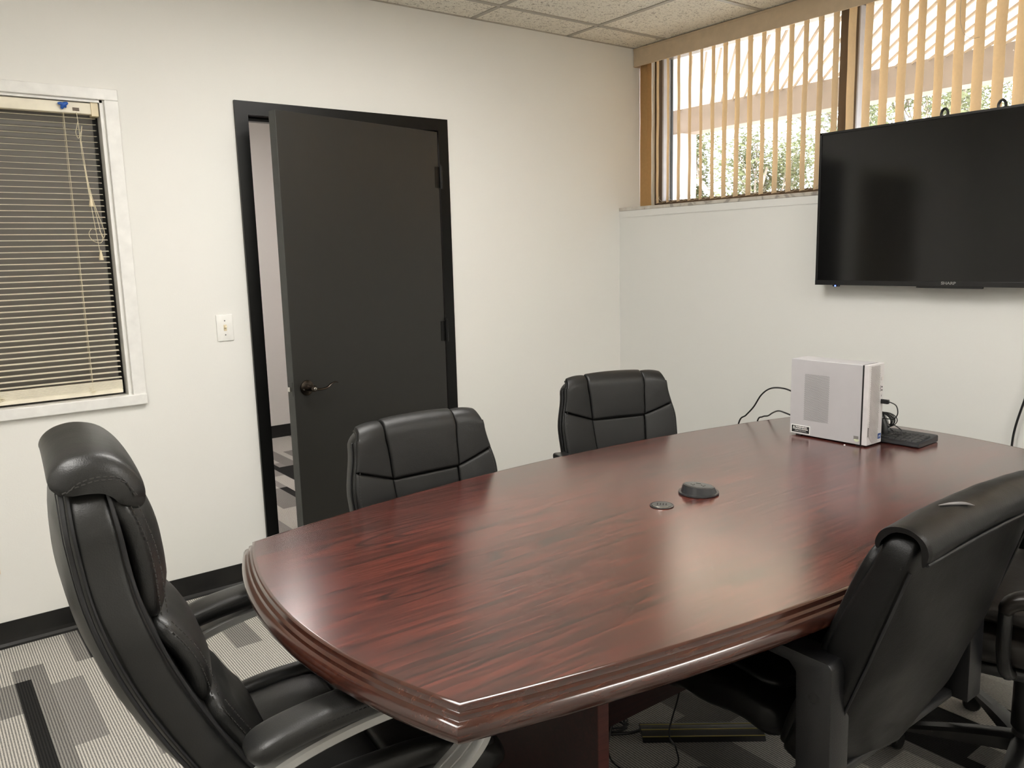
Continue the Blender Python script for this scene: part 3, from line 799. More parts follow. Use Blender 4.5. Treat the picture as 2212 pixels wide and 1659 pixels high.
MB().lathe([(0, 0), (.031, 0), (.032, .001), (.0315, .0022), (.0285, .0026), (.028, .0016), (0, .0016)], 40).build('flange', 'popup', ps, 40)
MB().lathe([(0, .0016), (.0265, .0016), (.026, .0030), (0, .0032)], 40).build('face', 'popface', ps, 40)
for k in range(4): B((-.013+.0075*k, -.004, .0028), (-.0095+.0075*k, .010, .0037)).build('usb_port', 'black', ps)
mb = MB(); a_ = [(.0265*math.cos(t), .0265*math.sin(t)) for t in [math.radians(200+i*12) for i in range(10)]]
mb.tube([(x, y, .003) for x, y in a_], .0013, 6); mb.build('bright_rim', 'chrome', ps, 40)

# ------------------------------------------------------------------ desktop computer
PX0, PX1, PY0, PY1, PZ0, PZ1 = -.938, -.846, -2.098, -1.808, .766, 1.036
pc = thing('desktop_computer', 'small light grey desktop computer standing on the far end of the table', 'computer', (PX0, PY0, .7602), math.radians(-.0))
def pq(mb, name, mat, smooth=None, parent=None):
    mb.v = [(x-PX0, y-PY0, z-.7602) for x, y, z in mb.v]; return mb.build(name, mat, parent or pc, smooth)
pq(B((PX0+.0005, PY0+.026, PZ0+.001), (PX1, PY1, PZ1), .0012), 'case', 'pc')
sp_ = pq(B((PX0-.0008, PY0+.024, PZ0), (PX0+.002, PY1+.001, PZ1-.001), .0007), 'side_panel', 'pc')
pq(B((PX0+.001, PY0+.018, PZ0+.001), (PX1-.001, PY0+.026, PZ1-.001)), 'black_gap', 'black')
fp = pq(B((PX0-.0008, PY0, PZ0), (PX1, PY0+.018, PZ1+.0005), .0012), 'front_panel', 'pcfront')
rbm = MB(); x0, x1 = PX0+.010, PX1-.026
k = 0; zz = PZ0-.03
while zz < PZ1-.010:
    a = Vector((x0, PY0-.0006, zz+.060)); b = Vector((x1, PY0-.0006, zz))
    # clip diagonals to the rib field
    def clipz(a, b, zmin, zmax):
        t0, t1 = 0, 1; dz = b.z-a.z
        for lim, s_ in ((zmin, 1), (zmax, -1)):
            fa, fb = s_*(a.z-lim), s_*(b.z-lim)
            if fa < 0 and fb < 0: return None
            if fa < 0: t0 = max(t0, fa/(fa-fb))
            if fb < 0: t1 = min(t1, fa/(fa-fb))
        return (a.lerp(b, t0), a.lerp(b, t1)) if t1 > t0+.02 else None
    c = clipz(a, b, PZ0+.004, PZ1-.004)
    if c: rbm.tube([c[0], c[1]], .0013, 5)
    zz += .0074
pq(rbm, 'ribs', 'pcrib')
pq(B((x1+.002, PY0-.0008, PZ0+.05), (PX1-.004, PY0+.001, PZ1-.03)), 'port_strip', 'pcfront')
io = MB()
for z in (.957, .946): io.lathe([(0, 0), (.0026, 0), (.0026, .001), (0, .001)], 14, basis((PX1-.012, PY0-.0009, z), (1, 0, 0), (0, 0, 1), (0, -1, 0)))
pq(io, 'audio_jack', 'black'); pq(B((PX1-.020, PY0-.0012, .942), (PX1-.0185, PY0, .962)), 'card_slot', 'black')
pq(B((PX1-.0145, PY0-.0012, .924), (PX1-.013, PY0, .930)), 'usb_port', 'black')
pq(B((PX1-.0145, PY0-.0012, .900), (PX1-.008, PY0, .915)), 'usb_port', 'black')
pq(MB().lathe([(0, 0), (.007, 0), (.0068, .0012), (0, .0014)], 24, basis((PX1-.014, PY0-.0008, .985), (1, 0, 0), (0, 0, 1), (0, -1, 0))), 'power_button', 'pcrib', 40)
pq(B((PX0+.0035, PY0-.0012, .795), (PX0+.0075, PY0, .827)), 'nameplate', 'sticker_g')
s1 = pq(B((PX1-.024, PY0-.0016, .780), (PX1-.006, PY0-.0006, .798)), 'blue_sticker', 'bluest')
mb = MB(); mb.box((PX1-.020, PY0-.0019, .7895), (PX1-.011, PY0-.0015, .7915)); mb.box((PX1-.022, PY0-.0019, .7855), (PX1-.011, PY0-.0015, .7868)); pq(mb, 'sticker_print', 'white')
# vent: flat discs in a hexagonal field, the shade inside the holes painted as colour
vt = MB(); vy0, vy1, vz0, vz1 = -1.955, -1.862, .822, .985; row = 0; z = vz0
while z < vz1:
    y = vy0+(.0021 if row % 2 else 0)
    while y < vy1:
        k = len(vt.v); vt.v += [(PX0-.0011, y+.00145*math.cos(a*PI/3), z+.00145*math.sin(a*PI/3)) for a in range(6)]; vt.f.append(tuple(range(k, k+6)))
        y += .0042
    z += .0036; row += 1
pq(vt, 'vent', 'pchole')
wl = pq(B((PX0-.0015, -1.888, .7695), (PX0-.0006, -1.8125, .7995)), 'warning_label', 'white')
pq(B((PX0-.0019, -1.885, .7725), (PX0-.0012, -1.8155, .7965)), 'warning_panel', 'black')
lm = lambda y, z: basis((-.0022, y-PY0, z-.7602), (0, -1, 0), (0, 0, 1), (-1, 0, 0))
text('WARNING', .0082, 'white', 'warning_text', lm(-1.8535, .7918), pc, .0002, bold=.0002, sx=1.15)
text('INGESTION HAZARD', .0056, 'white', 'warning_text', lm(-1.8505, .7850), pc, .0002, bold=.0002, sx=1.12)
text('This product contains a button cell\nor coin battery. Keep away from children', .0030, 'white', 'warning_text', lm(-1.8505, .7785), pc, .0001, sx=1.0)
tr = MB(); k = PX0-.0022
tr.add([(k, -1.8205, .7885), (k, -1.8285, .7885), (k, -1.8245, .7955)], [(0, 1, 2)]); pq(tr, 'warning_triangle', 'white')
pq(B((PX0-.0014, PY0+.029, .781), (PX0-.0006, PY0+.046, .794)), 'grey_sticker', 'sticker_g')
mb = MB(); random.seed(2)
ppts = [(.0085*(1+.35*math.sin(3*t))*math.cos(t), .0062*(1+.3*math.cos(2*t))*math.sin(t)) for t in [2*PI*i/16 for i in range(16)]]
mb.prism([(-(x), y) for x, y in ppts], 0, .0006, basis((PX0-.0014, PY0+.035, .779), (0, -1, 0), (0, 0, 1), (-1, 0, 0))); pq(mb, 'glue_residue', 'pale_green')
ft = MB()
for a in (PX0+.012, PX1-.012):
    for b in (PY0+.03, PY1-.03): ft.box((a-.007, b-.01, .7604), (a+.007, b+.01, .7665))
pq(ft, 'foot', 'black')
rp = MB()
for z in (.80, .84, .875, .93, 1.0): rp.box((PX0+.004, PY1, z), (PX0+.03, PY1+.004, z+.02))
pq(rp, 'rear_ports', 'black')
# keyboard, mouse, cables
kb = thing('keyboard', 'black computer keyboard lying half behind the grey desktop computer', 'keyboard', (-.765, -2.0, .7602), math.radians(1.5))
kbm = MB(); pf = [(-.073, .004), (-.070, .0015), (.070, .0015), (.073, .006), (.073, .020), (.068, .0245), (.03, .020), (-.062, .0155), (-.072, .011)]
rings = []
for y in (-.216, -.214, -.20, .20, .214, .216):
    k = 1 if abs(y) < .213 else (.985 if abs(y) < .215 else .96)
    rings.append([Vector((x*k, y, .001+(z-.001)*k)) for x, z in pf])
kbm.loft(rings); kbm.build('body', 'kbody', kb, 35)
def key(x, y, a, b):
    z = .0150+(x+.062)*.0058/.09
    mb = MB(); mb.loft([[Vector((x+sx_*a*k, y+sy_*b*k, z+h)) for sx_, sy_ in ((-1, -1), (1, -1), (1, 1), (-1, 1))] for k, h in ((1, 0), (.97, .002), (.86, .0048), (.80, .005))]); return mb
cnt = 0
for r_ in range(6):
    x = -.052+.0195*r_+(.006 if r_ == 5 else 0)
    yy = -.206; 
    cols = [0, 1, 2, 3] + [4.25, 5.25, 6.25] + [7.5+i for i in range(15)]
    for c in cols:
        y = -.197+c*.0187
        if y > .205: continue
        if r_ == 0 and 9.5 < c < 14: continue
        key(x, y, .0088, .0088).build('key', 'key', kb); cnt += 1
        if cnt > 98: break
    if cnt > 98: break
ms = thing('computer_mouse', 'black computer mouse in a coil of cable behind the desktop computer', 'mouse', (-.775, -2.045, .787))
pad([(-.052, .008), (-.02, .022), (.02, .022), (.052, .008)], .029, .026, .026, 2.6, nv=20, nc=24).build('shell', 'popup', ms, 60)
ms.rotation_euler = (1.2, .15, .3); ms.location.z = .806; ms.location.x = -.775
uc = thing('usb_cable', 'thin black cable coiled beside the keyboard and plugged into the computer front', 'cable', (-.80, -2.08, .79))
def uq(mb, name, mat, smooth=None):
    mb.v = [(x+.80, y+2.08, z-.79) for x, y, z in mb.v]; return mb.build(name, mat, uc, smooth)
uq(B((PX1-.017, PY0-.026, .9005), (PX1-.004, PY0-.0012, .9145), .002), 'plug', 'cable')
cb = MB(); cb.tube(cr([(PX1-.0105, PY0-.024, .9075), (PX1-.010, PY0-.034, .9065), (PX1-.006, PY0-.050, .897), (PX1, PY0-.053, .872), (PX1+.01, PY0-.038, .850), (PX1+.03, PY0-.01, .842), (PX1+.06, PY0+.03, .835)], 40), .0019, 8)
random.seed(9)
for q in range(7):
    cx_, cy_, cz_ = -.765+random.uniform(-.006, .006), -2.052+random.uniform(-.010, .010), .824+random.uniform(-.003, .003)
    a_, b_ = .040+random.uniform(-.006, .006), .030+random.uniform(-.005, .004)
    tl = random.uniform(-.3, .3)
    cb.tube([(cx_+.012*math.sin(t+q), cy_-a_*math.cos(t)*math.cos(tl), cz_+b_*math.sin(t)) for t in [2*PI*i/32 for i in range(32)]], .0017, 6, True)
cb.tube(cr([(-.775, -2.09, .80), (-.80, -2.12, .795), (-.815, -2.125, .79), (-.80, -2.14, .792), (-.765, -2.125, .798), (-.75, -2.09, .81)], 30), .0016, 6)
uq(cb, 'cable', 'cable', 60)
c1 = MB(); c1.tube(cr([(-.905, -1.806, .905), (-.897, -1.75, .915), (-.875, -1.68, .905), (-.85, -1.62, .87), (-.835, -1.575, .815), (-.828, -1.535, .775), (-.826, -1.50, .74), (-.83, -1.48, .60), (-.84, -1.50, .3), (-.86, -1.56, .012)], 80), .003, 8)
tag(c1.build('monitor_cable', 'cable', None, 60), 'black cable arching from the computer back over the rear table edge', 'cable', 'cables behind the computer')
c1 = MB(); c1.tube(cr([(-.90, -1.806, .815), (-.885, -1.75, .822), (-.84, -1.69, .815), (-.79, -1.63, .792), (-.755, -1.585, .769), (-.742, -1.55, .758), (-.735, -1.52, .73), (-.74, -1.50, .58), (-.76, -1.52, .3), (-.80, -1.58, .012)], 80), .003, 8)
tag(c1.build('black_cable', 'cable', None, 60), 'black cable lying low between the computer and the rear table edge', 'cable', 'cables behind the computer')
c1 = MB(); c1.tube(cr([(-.045, -2.34, 1.30), (-.045, -2.32, 1.2), (-.03, -2.275, 1.0), (-.02, -2.225, .82), (-.02, -2.198, .70), (-.02, -2.19, .60), (-.02, -2.18, .4), (-.025, -2.17, .01)], 60), .0045, 8)
tag(c1.build('television_cable', 'cable', None, 60), 'black cable hanging down the wall below the television', 'cable')
# crumbs on the table
tag(MB().lathe([(0, 0), (.0035, 0), (.003, .001), (0, .0014)], 10, Matrix.Translation((-.955, -2.03, .7604))).build('paper_crumb', 'white'), 'tiny white paper crumb on the table beside the computer', 'crumb')

# floor: cord cover and loose cables
fc_ = thing('cord_cover', 'black floor cord cover with yellow lines under the table', 'cord cover', (-1.72, -2.01, 0), math.atan2(-.17, .215))
fm2 = MB(); fm2.loft([[Vector((x, y, z)) for y, z in ((-.048, 0), (-.035, .012), (-.012, .014), (.012, .014), (.035, .012), (.048, 0))] for x in (-.14, .22)]); fm2.build('channel', 'plast', fc_)
for yy, zz in ((-.036, .0115), (-.004, .0140), (.024, .0130)): B((-.14, yy-.0018, zz), (.22, yy+.0018, zz+.0012)).build('yellow_line', 'yellow', fc_)
lc2 = MB()
lc2.tube(cr([(-2.02, -2.02, .683), (-1.95, -2.0, .5), (-1.915, -1.955, .25), (-1.93, -1.90, .05), (-1.93, -1.87, .012), (-1.90, -1.88, .006), (-1.86, -1.91, .008), (-1.84, -1.93, .018)], 60), .005, 8)
tag(lc2.build('thick_cord', 'cable', None, 60), 'thick black power cord dropping under the table to the cord cover', 'cable', 'loose cords under the table')
lc2 = MB()
lc2.tube(cr([(-2.00, -2.05, .683), (-1.96, -2.01, .42), (-1.95, -1.945, .15), (-1.99, -1.95, .03), (-2.00, -2.01, .006), (-1.95, -2.08, .005), (-1.87, -2.10, .006), (-1.83, -2.06, .024), (-1.79, -2.0, .03), (-1.76, -2.02, .2), (-1.80, -2.05, .5), (-1.82, -2.05, .683)], 90), .0026, 8)
tag(lc2.build('thin_cord', 'cable', None, 60), 'thin black cord looping on the carpet under the table', 'cable', 'loose cords under the table')
B_ = MB(); random.seed(8)
for q in range(4): B_.tube([(-1.87+random.uniform(-.01, .01)+.03*math.cos(t), -1.86+random.uniform(-.002, .002)+.03*math.sin(t), .010+.004*q) for t in [2*PI*i/20 for i in range(20)]], .0025, 6, True)
tag(B_.build('cord_coil', 'cable', None, 60), 'small coil of black cord on the carpet at the cord cover end', 'cable')

# ------------------------------------------------------------------ chairs
def chair_base(t, mat='plast', colr=.028, hub=.10, rot=0, seat_z=.40, R=.31):
    MB().lathe([(0, .075), (.035, .075), (.038, .10), (.032, .13), (colr, .14), (colr, .30), (colr*.72, .302), (colr*.72, seat_z), (0, seat_z)], 24).build('column', mat, t, 35)
    for k in range(5):
        a = rot+2*PI*k/5; c_, s_ = math.cos(a), math.sin(a)
        lg = MB(); rings = []
        for q in range(8):
            f = q/7; r_ = .02+(R-.02)*f; w = .028-.012*f; z1_ = .118-.045*f**1.5; z0_ = .075-.012*f
            rings.append([Vector((r_*c_-w*e*s_, r_*s_+w*e*c_, z)) for e, z in ((-1, z0_), (1, z0_), (1, z1_-.008), (.6, z1_), (-.6, z1_), (-1, z1_-.008))])
        lg.loft(rings); lo_ = lg.build('base_leg', mat, t, 40)
        cs = MB(); mm = Matrix.Translation((R*c_, R*s_, 0)) @ Matrix.Rotation(a+1.1, 4, 'Z')
        for e in (-1, 1): cs.lathe([(0, -.010), (.022, -.010), (.0255, -.006), (.0255, .006), (.022, .010), (0, .010)], 20, mm @ Matrix.Translation((0, e*.0135, .0257)) @ Matrix.Rotation(PI/2, 4, 'X'))
        cs.box((-.016, -.006, .028), (.016, .006, .058), .003, mm); cs.tube([mm @ Vector((0, 0, .045)), mm @ Vector((0, 0, .072))], .006, 8)
        cs.build('caster', mat, lo_, 40)
    B((-.09, -.12, seat_z-.04), (.09, .12, seat_z), .012).build('mechanism', mat, t, 40)
def seamtube(path, r, name, t, mat='seam'): return MB().tube(path, r, 6).build(name, mat, t, 60)

def exec_chair():
    t = thing('executive_chair', 'high backed black leather executive chair with silver arms at the near table end', 'chair', (-2.828, -1.985, 0), -PI/2-math.radians(5))
    chair_base(t, 'silver', rot=.3, seat_z=.37)
    sp1 = [(-.141, .40), (-.185, .48), (-.245, .56), (-.311, .68), (-.359, .79), (-.392, .90), (-.406, 1.0), (-.413, 1.075), (-.415, 1.10), (-.416, 1.112)]
    wf = lin((0, .195), (.25, .22), (.62, .215), (.86, .185), (1, .148)); tf_ = lin((0, .062), (.5, .070), (.85, .070), (1, .060))
    sh = pad(sp1, wf, tf_, .07, 7, bf=.004, bb=lin((0, .036), (.45, .044), (1, .020)), nv=50, nc=64, wob=.004, re=.03); shell = sh.build('backrest', 'lea', t, 50)
    at, LT = frame_at(sp1)
    for sgn in (-1, 1):
        for off, uo, r_ in ((-.048, .003, .0038), (-.036, .0065, .0028), (.040, .004, .0035)):
            path = []
            for k in range(50):
                x = .03+.95*k/49; p, n_ = at(x*LT); path.append(p+n_*(off*tf_(x)/.085)+Vector((sgn*(wf(x)*.985+uo*.3), 0, 0)))
            seamtube(path, r_, 'piping', shell)
        path = []
        for k in range(40):
            x = .06+.90*k/39; p, n_ = at(x*LT); path.append(p-n_*(.022+tf_(x)/2-.012)+Vector((sgn*(wf(x)-.022+.003*math.sin(9*x)), 0, 0)))
        seamtube(path, .0009, 'rear_stitch', shell)
    # headrest roll wrapped over the top of the back
    hr_ = MB(); sec = [(-.452, 1.095), (-.464, 1.112), (-.456, 1.132), (-.434, 1.146), (-.402, 1.150), (-.368, 1.140), (-.343, 1.116), (-.328, 1.085), (-.330, 1.062), (-.345, 1.055), (-.362, 1.075), (-.385, 1.090), (-.42, 1.095)]
    sc = cr([(0, y, z) for y, z in sec+[sec[0]]], 64)[:-1]; cen = Vector((0, -.40, 1.105)); rings = []
    for k in range(33):
        u = -1+2*k/32; w = .160+.010*abs(u); e = (1-abs(u)**5)**(1/2.2) if abs(u) < 1 else 0; e = max(e, .02)
        e2 = .90+.10*min(1, e*1.3) if abs(u) < .985 else .86
        dz = .010*(1-u*u)-.010
        rg_ = []
        for p in sc:
            q = cen+(p-cen)*(e2 if abs(u) < .97 else (.93*e2 if abs(u) < .995 else .6))
            rg_.append(Vector((u*w, q.y, q.z+dz-.012*abs(u)**6)))
        rings.append(rg_)
    hr_.loft(rings); hd = hr_.build('headrest', 'lea', t, 60)
    for e_ in (0, .010):
        for sgn in (-1, 1):
            pth = cr([(sgn*.1695, -.446+e_*.6, 1.083), (sgn*.1700, -.42, 1.092+e_*.5), (sgn*.1700, -.39, 1.096+e_*.5), (sgn*.1695, -.36, 1.088+e_*.4), (sgn*.1690, -.342-e_*.3, 1.062)], 30)
            stitches(pth, .0012).build('stitching', 'stitch', hd)
    # stacked front cushions
    def cush(s0, s1, zf, th, w, bf, wob=.004, seed=0):
        sp2 = []
        for k in range(6):
            p, n_ = at(s0+(s1-s0)*k/5); q = p+n_*zf(k/5); sp2.append((q.y, q.z))
        pd = pad(sp2, w, th, .055, 3.2, bf=bf, bb=0, nv=34, nc=56, wob=wob, seed=seed, re=.035).build('back_cushion', 'lea', t, 60)
        a2, L2 = frame_at(sp2)
        for sgn in (-1, 1):
            for off in (.008, .018):
                pth = []
                for k in range(30):
                    x = .08+.84*k/29; p, n_ = a2(x*L2); pth.append(p+n_*(off+bf*.25)+Vector((sgn*(w-.0025-(off-.008)*.55), 0, 0)))
                stitches(pth, .0011).build('stitching', 'stitch', pd)
        return pd
    cz = lambda z: min([k/200*LT for k in range(201)], key=lambda s: abs(at(s)[0].z-z))
    cush(cz(.822), cz(1.075), lambda k: .036+.022*math.sin(PI*k), .050, .168, .018, seed=1)
    cush(cz(.655), cz(.836), lambda k: .034+.020*math.sin(PI*k), .048, .180, .018, seed=2)
    cush(cz(.485), cz(.668), lambda k: .042, .046, .178, .014, seed=3)
    # seat
    st_ = pad([(-.21, .395), (-.10, .402), (.05, .410), (.19, .408), (.265, .385), (.285, .355)], .230, .105, .06, 4, bf=.012, nv=40, nc=56, wob=.005, seed=5, re=.045).build('seat', 'lea', t, 60)
    pad([(.035, .465), (.10, .475), (.17, .472), (.24, .450), (.28, .405)], .215, .05, .04, 3.5, bf=.014, nv=26, nc=48, wob=.004, seed=6, re=.024).build('seat_front_cushion', 'lea', t, 60)
    pad([(-.19, .458), (-.10, .467), (-.02, .47), (.04, .467)], .200, .045, .04, 3.5, bf=.010, nv=22, nc=48, wob=.004, seed=7, re=.02).build('seat_rear_cushion', 'lea', t, 60)
    for sgn in (-1, 1):   # side bolsters of the seat
        pad([(-.20, .450), (-.10, .472), (.0, .477), (.12, .470), (.20, .44)], .024, .05, .022, 2.6, uc=sgn*.215, nv=26, nc=28, re=.022).build('seat_bolster', 'lea', t, 60)
    # arms
    for sgn in (-1, 1):
        ap = [(-.235, .628), (-.20, .648), (-.13, .661), (-.04, .668), (.06, .666), (.125, .655)]
        pdm = pad(ap, lin((0, .040), (1, .037)), .040, .036, 3.0, bf=.008, uc=sgn*.290, nv=34, nc=32, re=.019).build('armrest', 'lea', t, 60)
        a3, L3 = frame_at(ap)
        for e in (-1, 1):
            pth = []
            for k in range(36):
                x = .06+.9*k/35; p, n_ = a3(x*L3); pth.append(p+n_*(-.004)+Vector((sgn*.290+e*.0385, 0, 0)))
            stitches(pth, .0011, .005, .003).build('stitching', 'seam', pdm)
        fr_ = MB()
        path = cr([(0, -.245, .565), (0, -.20, .595), (0, -.12, .618), (0, -.02, .632), (0, .09, .634), (0, .165, .618), (0, .205, .58), (0, .200, .53), (0, .165, .49), (0, .115, .455), (0, .075, .415), (0, .055, .375)], 70)
        rings = []
        for i, p in enumerate(path):
            a = path[max(0, i-1)]; b = path[min(69, i+1)]; tg = (b-a).normalized(); n_ = Vector((0, tg.z, -tg.y))
            k = i/69; hw = .024+.009*max(0, math.sin(PI*min(1, max(0, (k-.5)*2.2)))); th_ = .011
            rings.append([p+Vector((sgn*.290+u*hw, 0, 0))+n_*(v*th_) for u, v in ((-1, -.6), (-.8, -1), (.8, -1), (1, -.6), (1, .6), (.8, 1), (.42, 1), (.34, .55), (.26, 1), (-.26, 1), (-.34, .55), (-.42, 1), (-.8, 1), (-1, .6))])
        fr_.loft(rings); fr_.build('arm_frame', 'silver', t, 35)
        MB().box((sgn*.05, .03, .345), (sgn*.310, .08, .372), .005).build('arm_bracket', 'silver', t, 40)
    MB().box((-.03, -.20, .355), (.03, -.02, .372), .004).build('back_bracket', 'plast', t, 40)
    return t
exec_chair()

def patch(Mp, q, Hh, n=22, edge=.0, e=2.6, base=-.002):
    """inflated upholstery panel over a four-sided region; q = corners (û, a) bl, br, tr, tl"""
    mb = MB()
    def P(i, j):
        u = (q[0][0]*(1-i)+q[1][0]*i)*(1-j)+(q[3][0]*(1-i)+q[2][0]*i)*j
        a = (q[0][1]*(1-i)+q[1][1]*i)*(1-j)+(q[3][1]*(1-i)+q[2][1]*i)*j
        fi = max(0, 1-abs(2*i-1)**60)**(1/2.5)*(.80+.20*(1-(2*i-1)**2)); fj = max(0, 1-abs(2*j-1)**80)**(1/2.5)*(.85+.15*(1-(2*j-1)**2))
        return Mp(u, a, base+(Hh-base)*fi*fj)
    f_ = lambda t: .5-.5*math.cos(PI*t)
    mb.grid(lambda i, j: P(f_(i), f_(j)), n, n); return mb

def mid_chair(label, loc, rz):
    t = thing('conference_chair', label, 'chair', loc, rz, 'matching mid back chairs on the door side of the table')
    chair_base(t, 'plast', rot=.2)
    sp1 = [(-.185, .43), (-.215, .52), (-.245, .64), (-.272, .76), (-.292, .86), (-.304, .928)]
    wf = lin((0, .20), (.35, .245), (.62, .250), (.9, .225), (1, .215)); T_ = .074
    shell = pad(sp1, wf, T_-.006, .05, 7, bf=0, bb=.010, wrap=.35, nv=40, nc=60, re=.034).build('backrest', 'lea_b', t, 50)
    at, LT = frame_at(sp1)
    ZT = LT-.030
    def Mp(u, a, h):
        x = max(0, min(1, a/LT)); w = wf(x)
        dz_ = max(0, a-(LT-.05)); 
        if a <= ZT:
            p, n_ = at(a); uu_ = u*w; 
            return p+n_*(T_/2+h+.35*uu_*uu_)+Vector((uu_, 0, 0))
        phi = (a-ZT)/(T_/2+.004); p, n_ = at(ZT); tg = Vector((0, -n_.z, n_.y)); uu_ = u*wf(max(0, min(1, a/LT)))*(1-.02*max(0, phi))
        rr2 = T_/2+h; sh_ = -.010*abs(u)**4
        return p+n_*(rr2*math.cos(phi)+.35*uu_*uu_)+tg*(rr2*math.sin(phi)+sh_)+Vector((uu_, 0, 0))
    za = lambda z: min([k/200*LT for k in range(201)], key=lambda s: abs(at(s)[0].z-z))
    top_ = ZT+.052; zs = za(.765); zd = za(.805); b0 = .02
    patch(Mp, [(-.47, zs), (.47, zs), (.60, top_), (-.60, top_)], .024, 30).build('head_panel', 'lea_b', t, 60)
    patch(Mp, [(-.40, b0), (.40, b0), (.465, zs-.001), (-.465, zs-.001)], .010, 26).build('lumbar_panel', 'lea_b', t, 60)
    for s_ in (-1, 1):
        wing = [(s_*.475, zs+.001), (s_*1.0, zd), (s_*1.0, top_), (s_*.605, top_)]
        low = [(s_*.405, b0), (s_*.98, b0), (s_*1.0, zd-.001), (s_*.47, zs)]
        patch(Mp, wing, .018, 26).build('wing_panel', 'lea_b', t, 60)
        patch(Mp, low, .015, 26).build('wing_panel', 'lea_b', t, 60)
        pth = [Mp(s_*.955, za(.50)+(top_-.01-za(.50))*k/50, .0115) for k in range(51)]
        stitches(pth, .0011).build('stitching', 'stitch', shell)
        seamtube([Mp(s_*1.0, b0+(top_-b0)*k/40, -.001) for k in range(41)], .0042, 'piping', shell, 'lea_b')
        seamtube([Mp(s_*1.0, b0+(ZT-b0)*k/40, -.020)+Vector((s_*.003, 0, 0)) for k in range(41)], .0028, 'piping', shell, 'seam')
    pad([(-.20, .43), (-.08, .44), (.08, .445), (.20, .435), (.25, .40)], .25, .085, .06, 4, bf=.02, nv=34, nc=48, wob=.004, re=.04).build('seat', 'lea_b', t, 60)
    for s_ in (-1, 1):
        B((s_*.275-.028, -.20, .640), (s_*.275+.028, .08, .668), .010).build('armrest', 'plast', t, 40)
        am = MB(); pth = cr([(s_*.275, .05, .645), (s_*.285, .045, .56), (s_*.275, .01, .45), (s_*.20, 0, .388)], 16)
        am.tube(pth, .015, 10); pth = cr([(s_*.275, -.18, .645), (s_*.285, -.17, .56), (s_*.275, -.10, .45), (s_*.20, -.06, .388)], 16); am.tube(pth, .015, 10)
        am.build('arm_support', 'plast', t, 50)
    B((-.03, -.22, .37), (.03, 0, .39), .005).build('back_bracket', 'plast', t, 40)
    return t
mid_chair('black leather mid back chair in front of the dark door', (-2.22, -1.625, 0), math.radians(180))
mid_chair('black leather mid back chair nearest the room corner, turned slightly', (-1.275, -1.425, 0), math.radians(163))

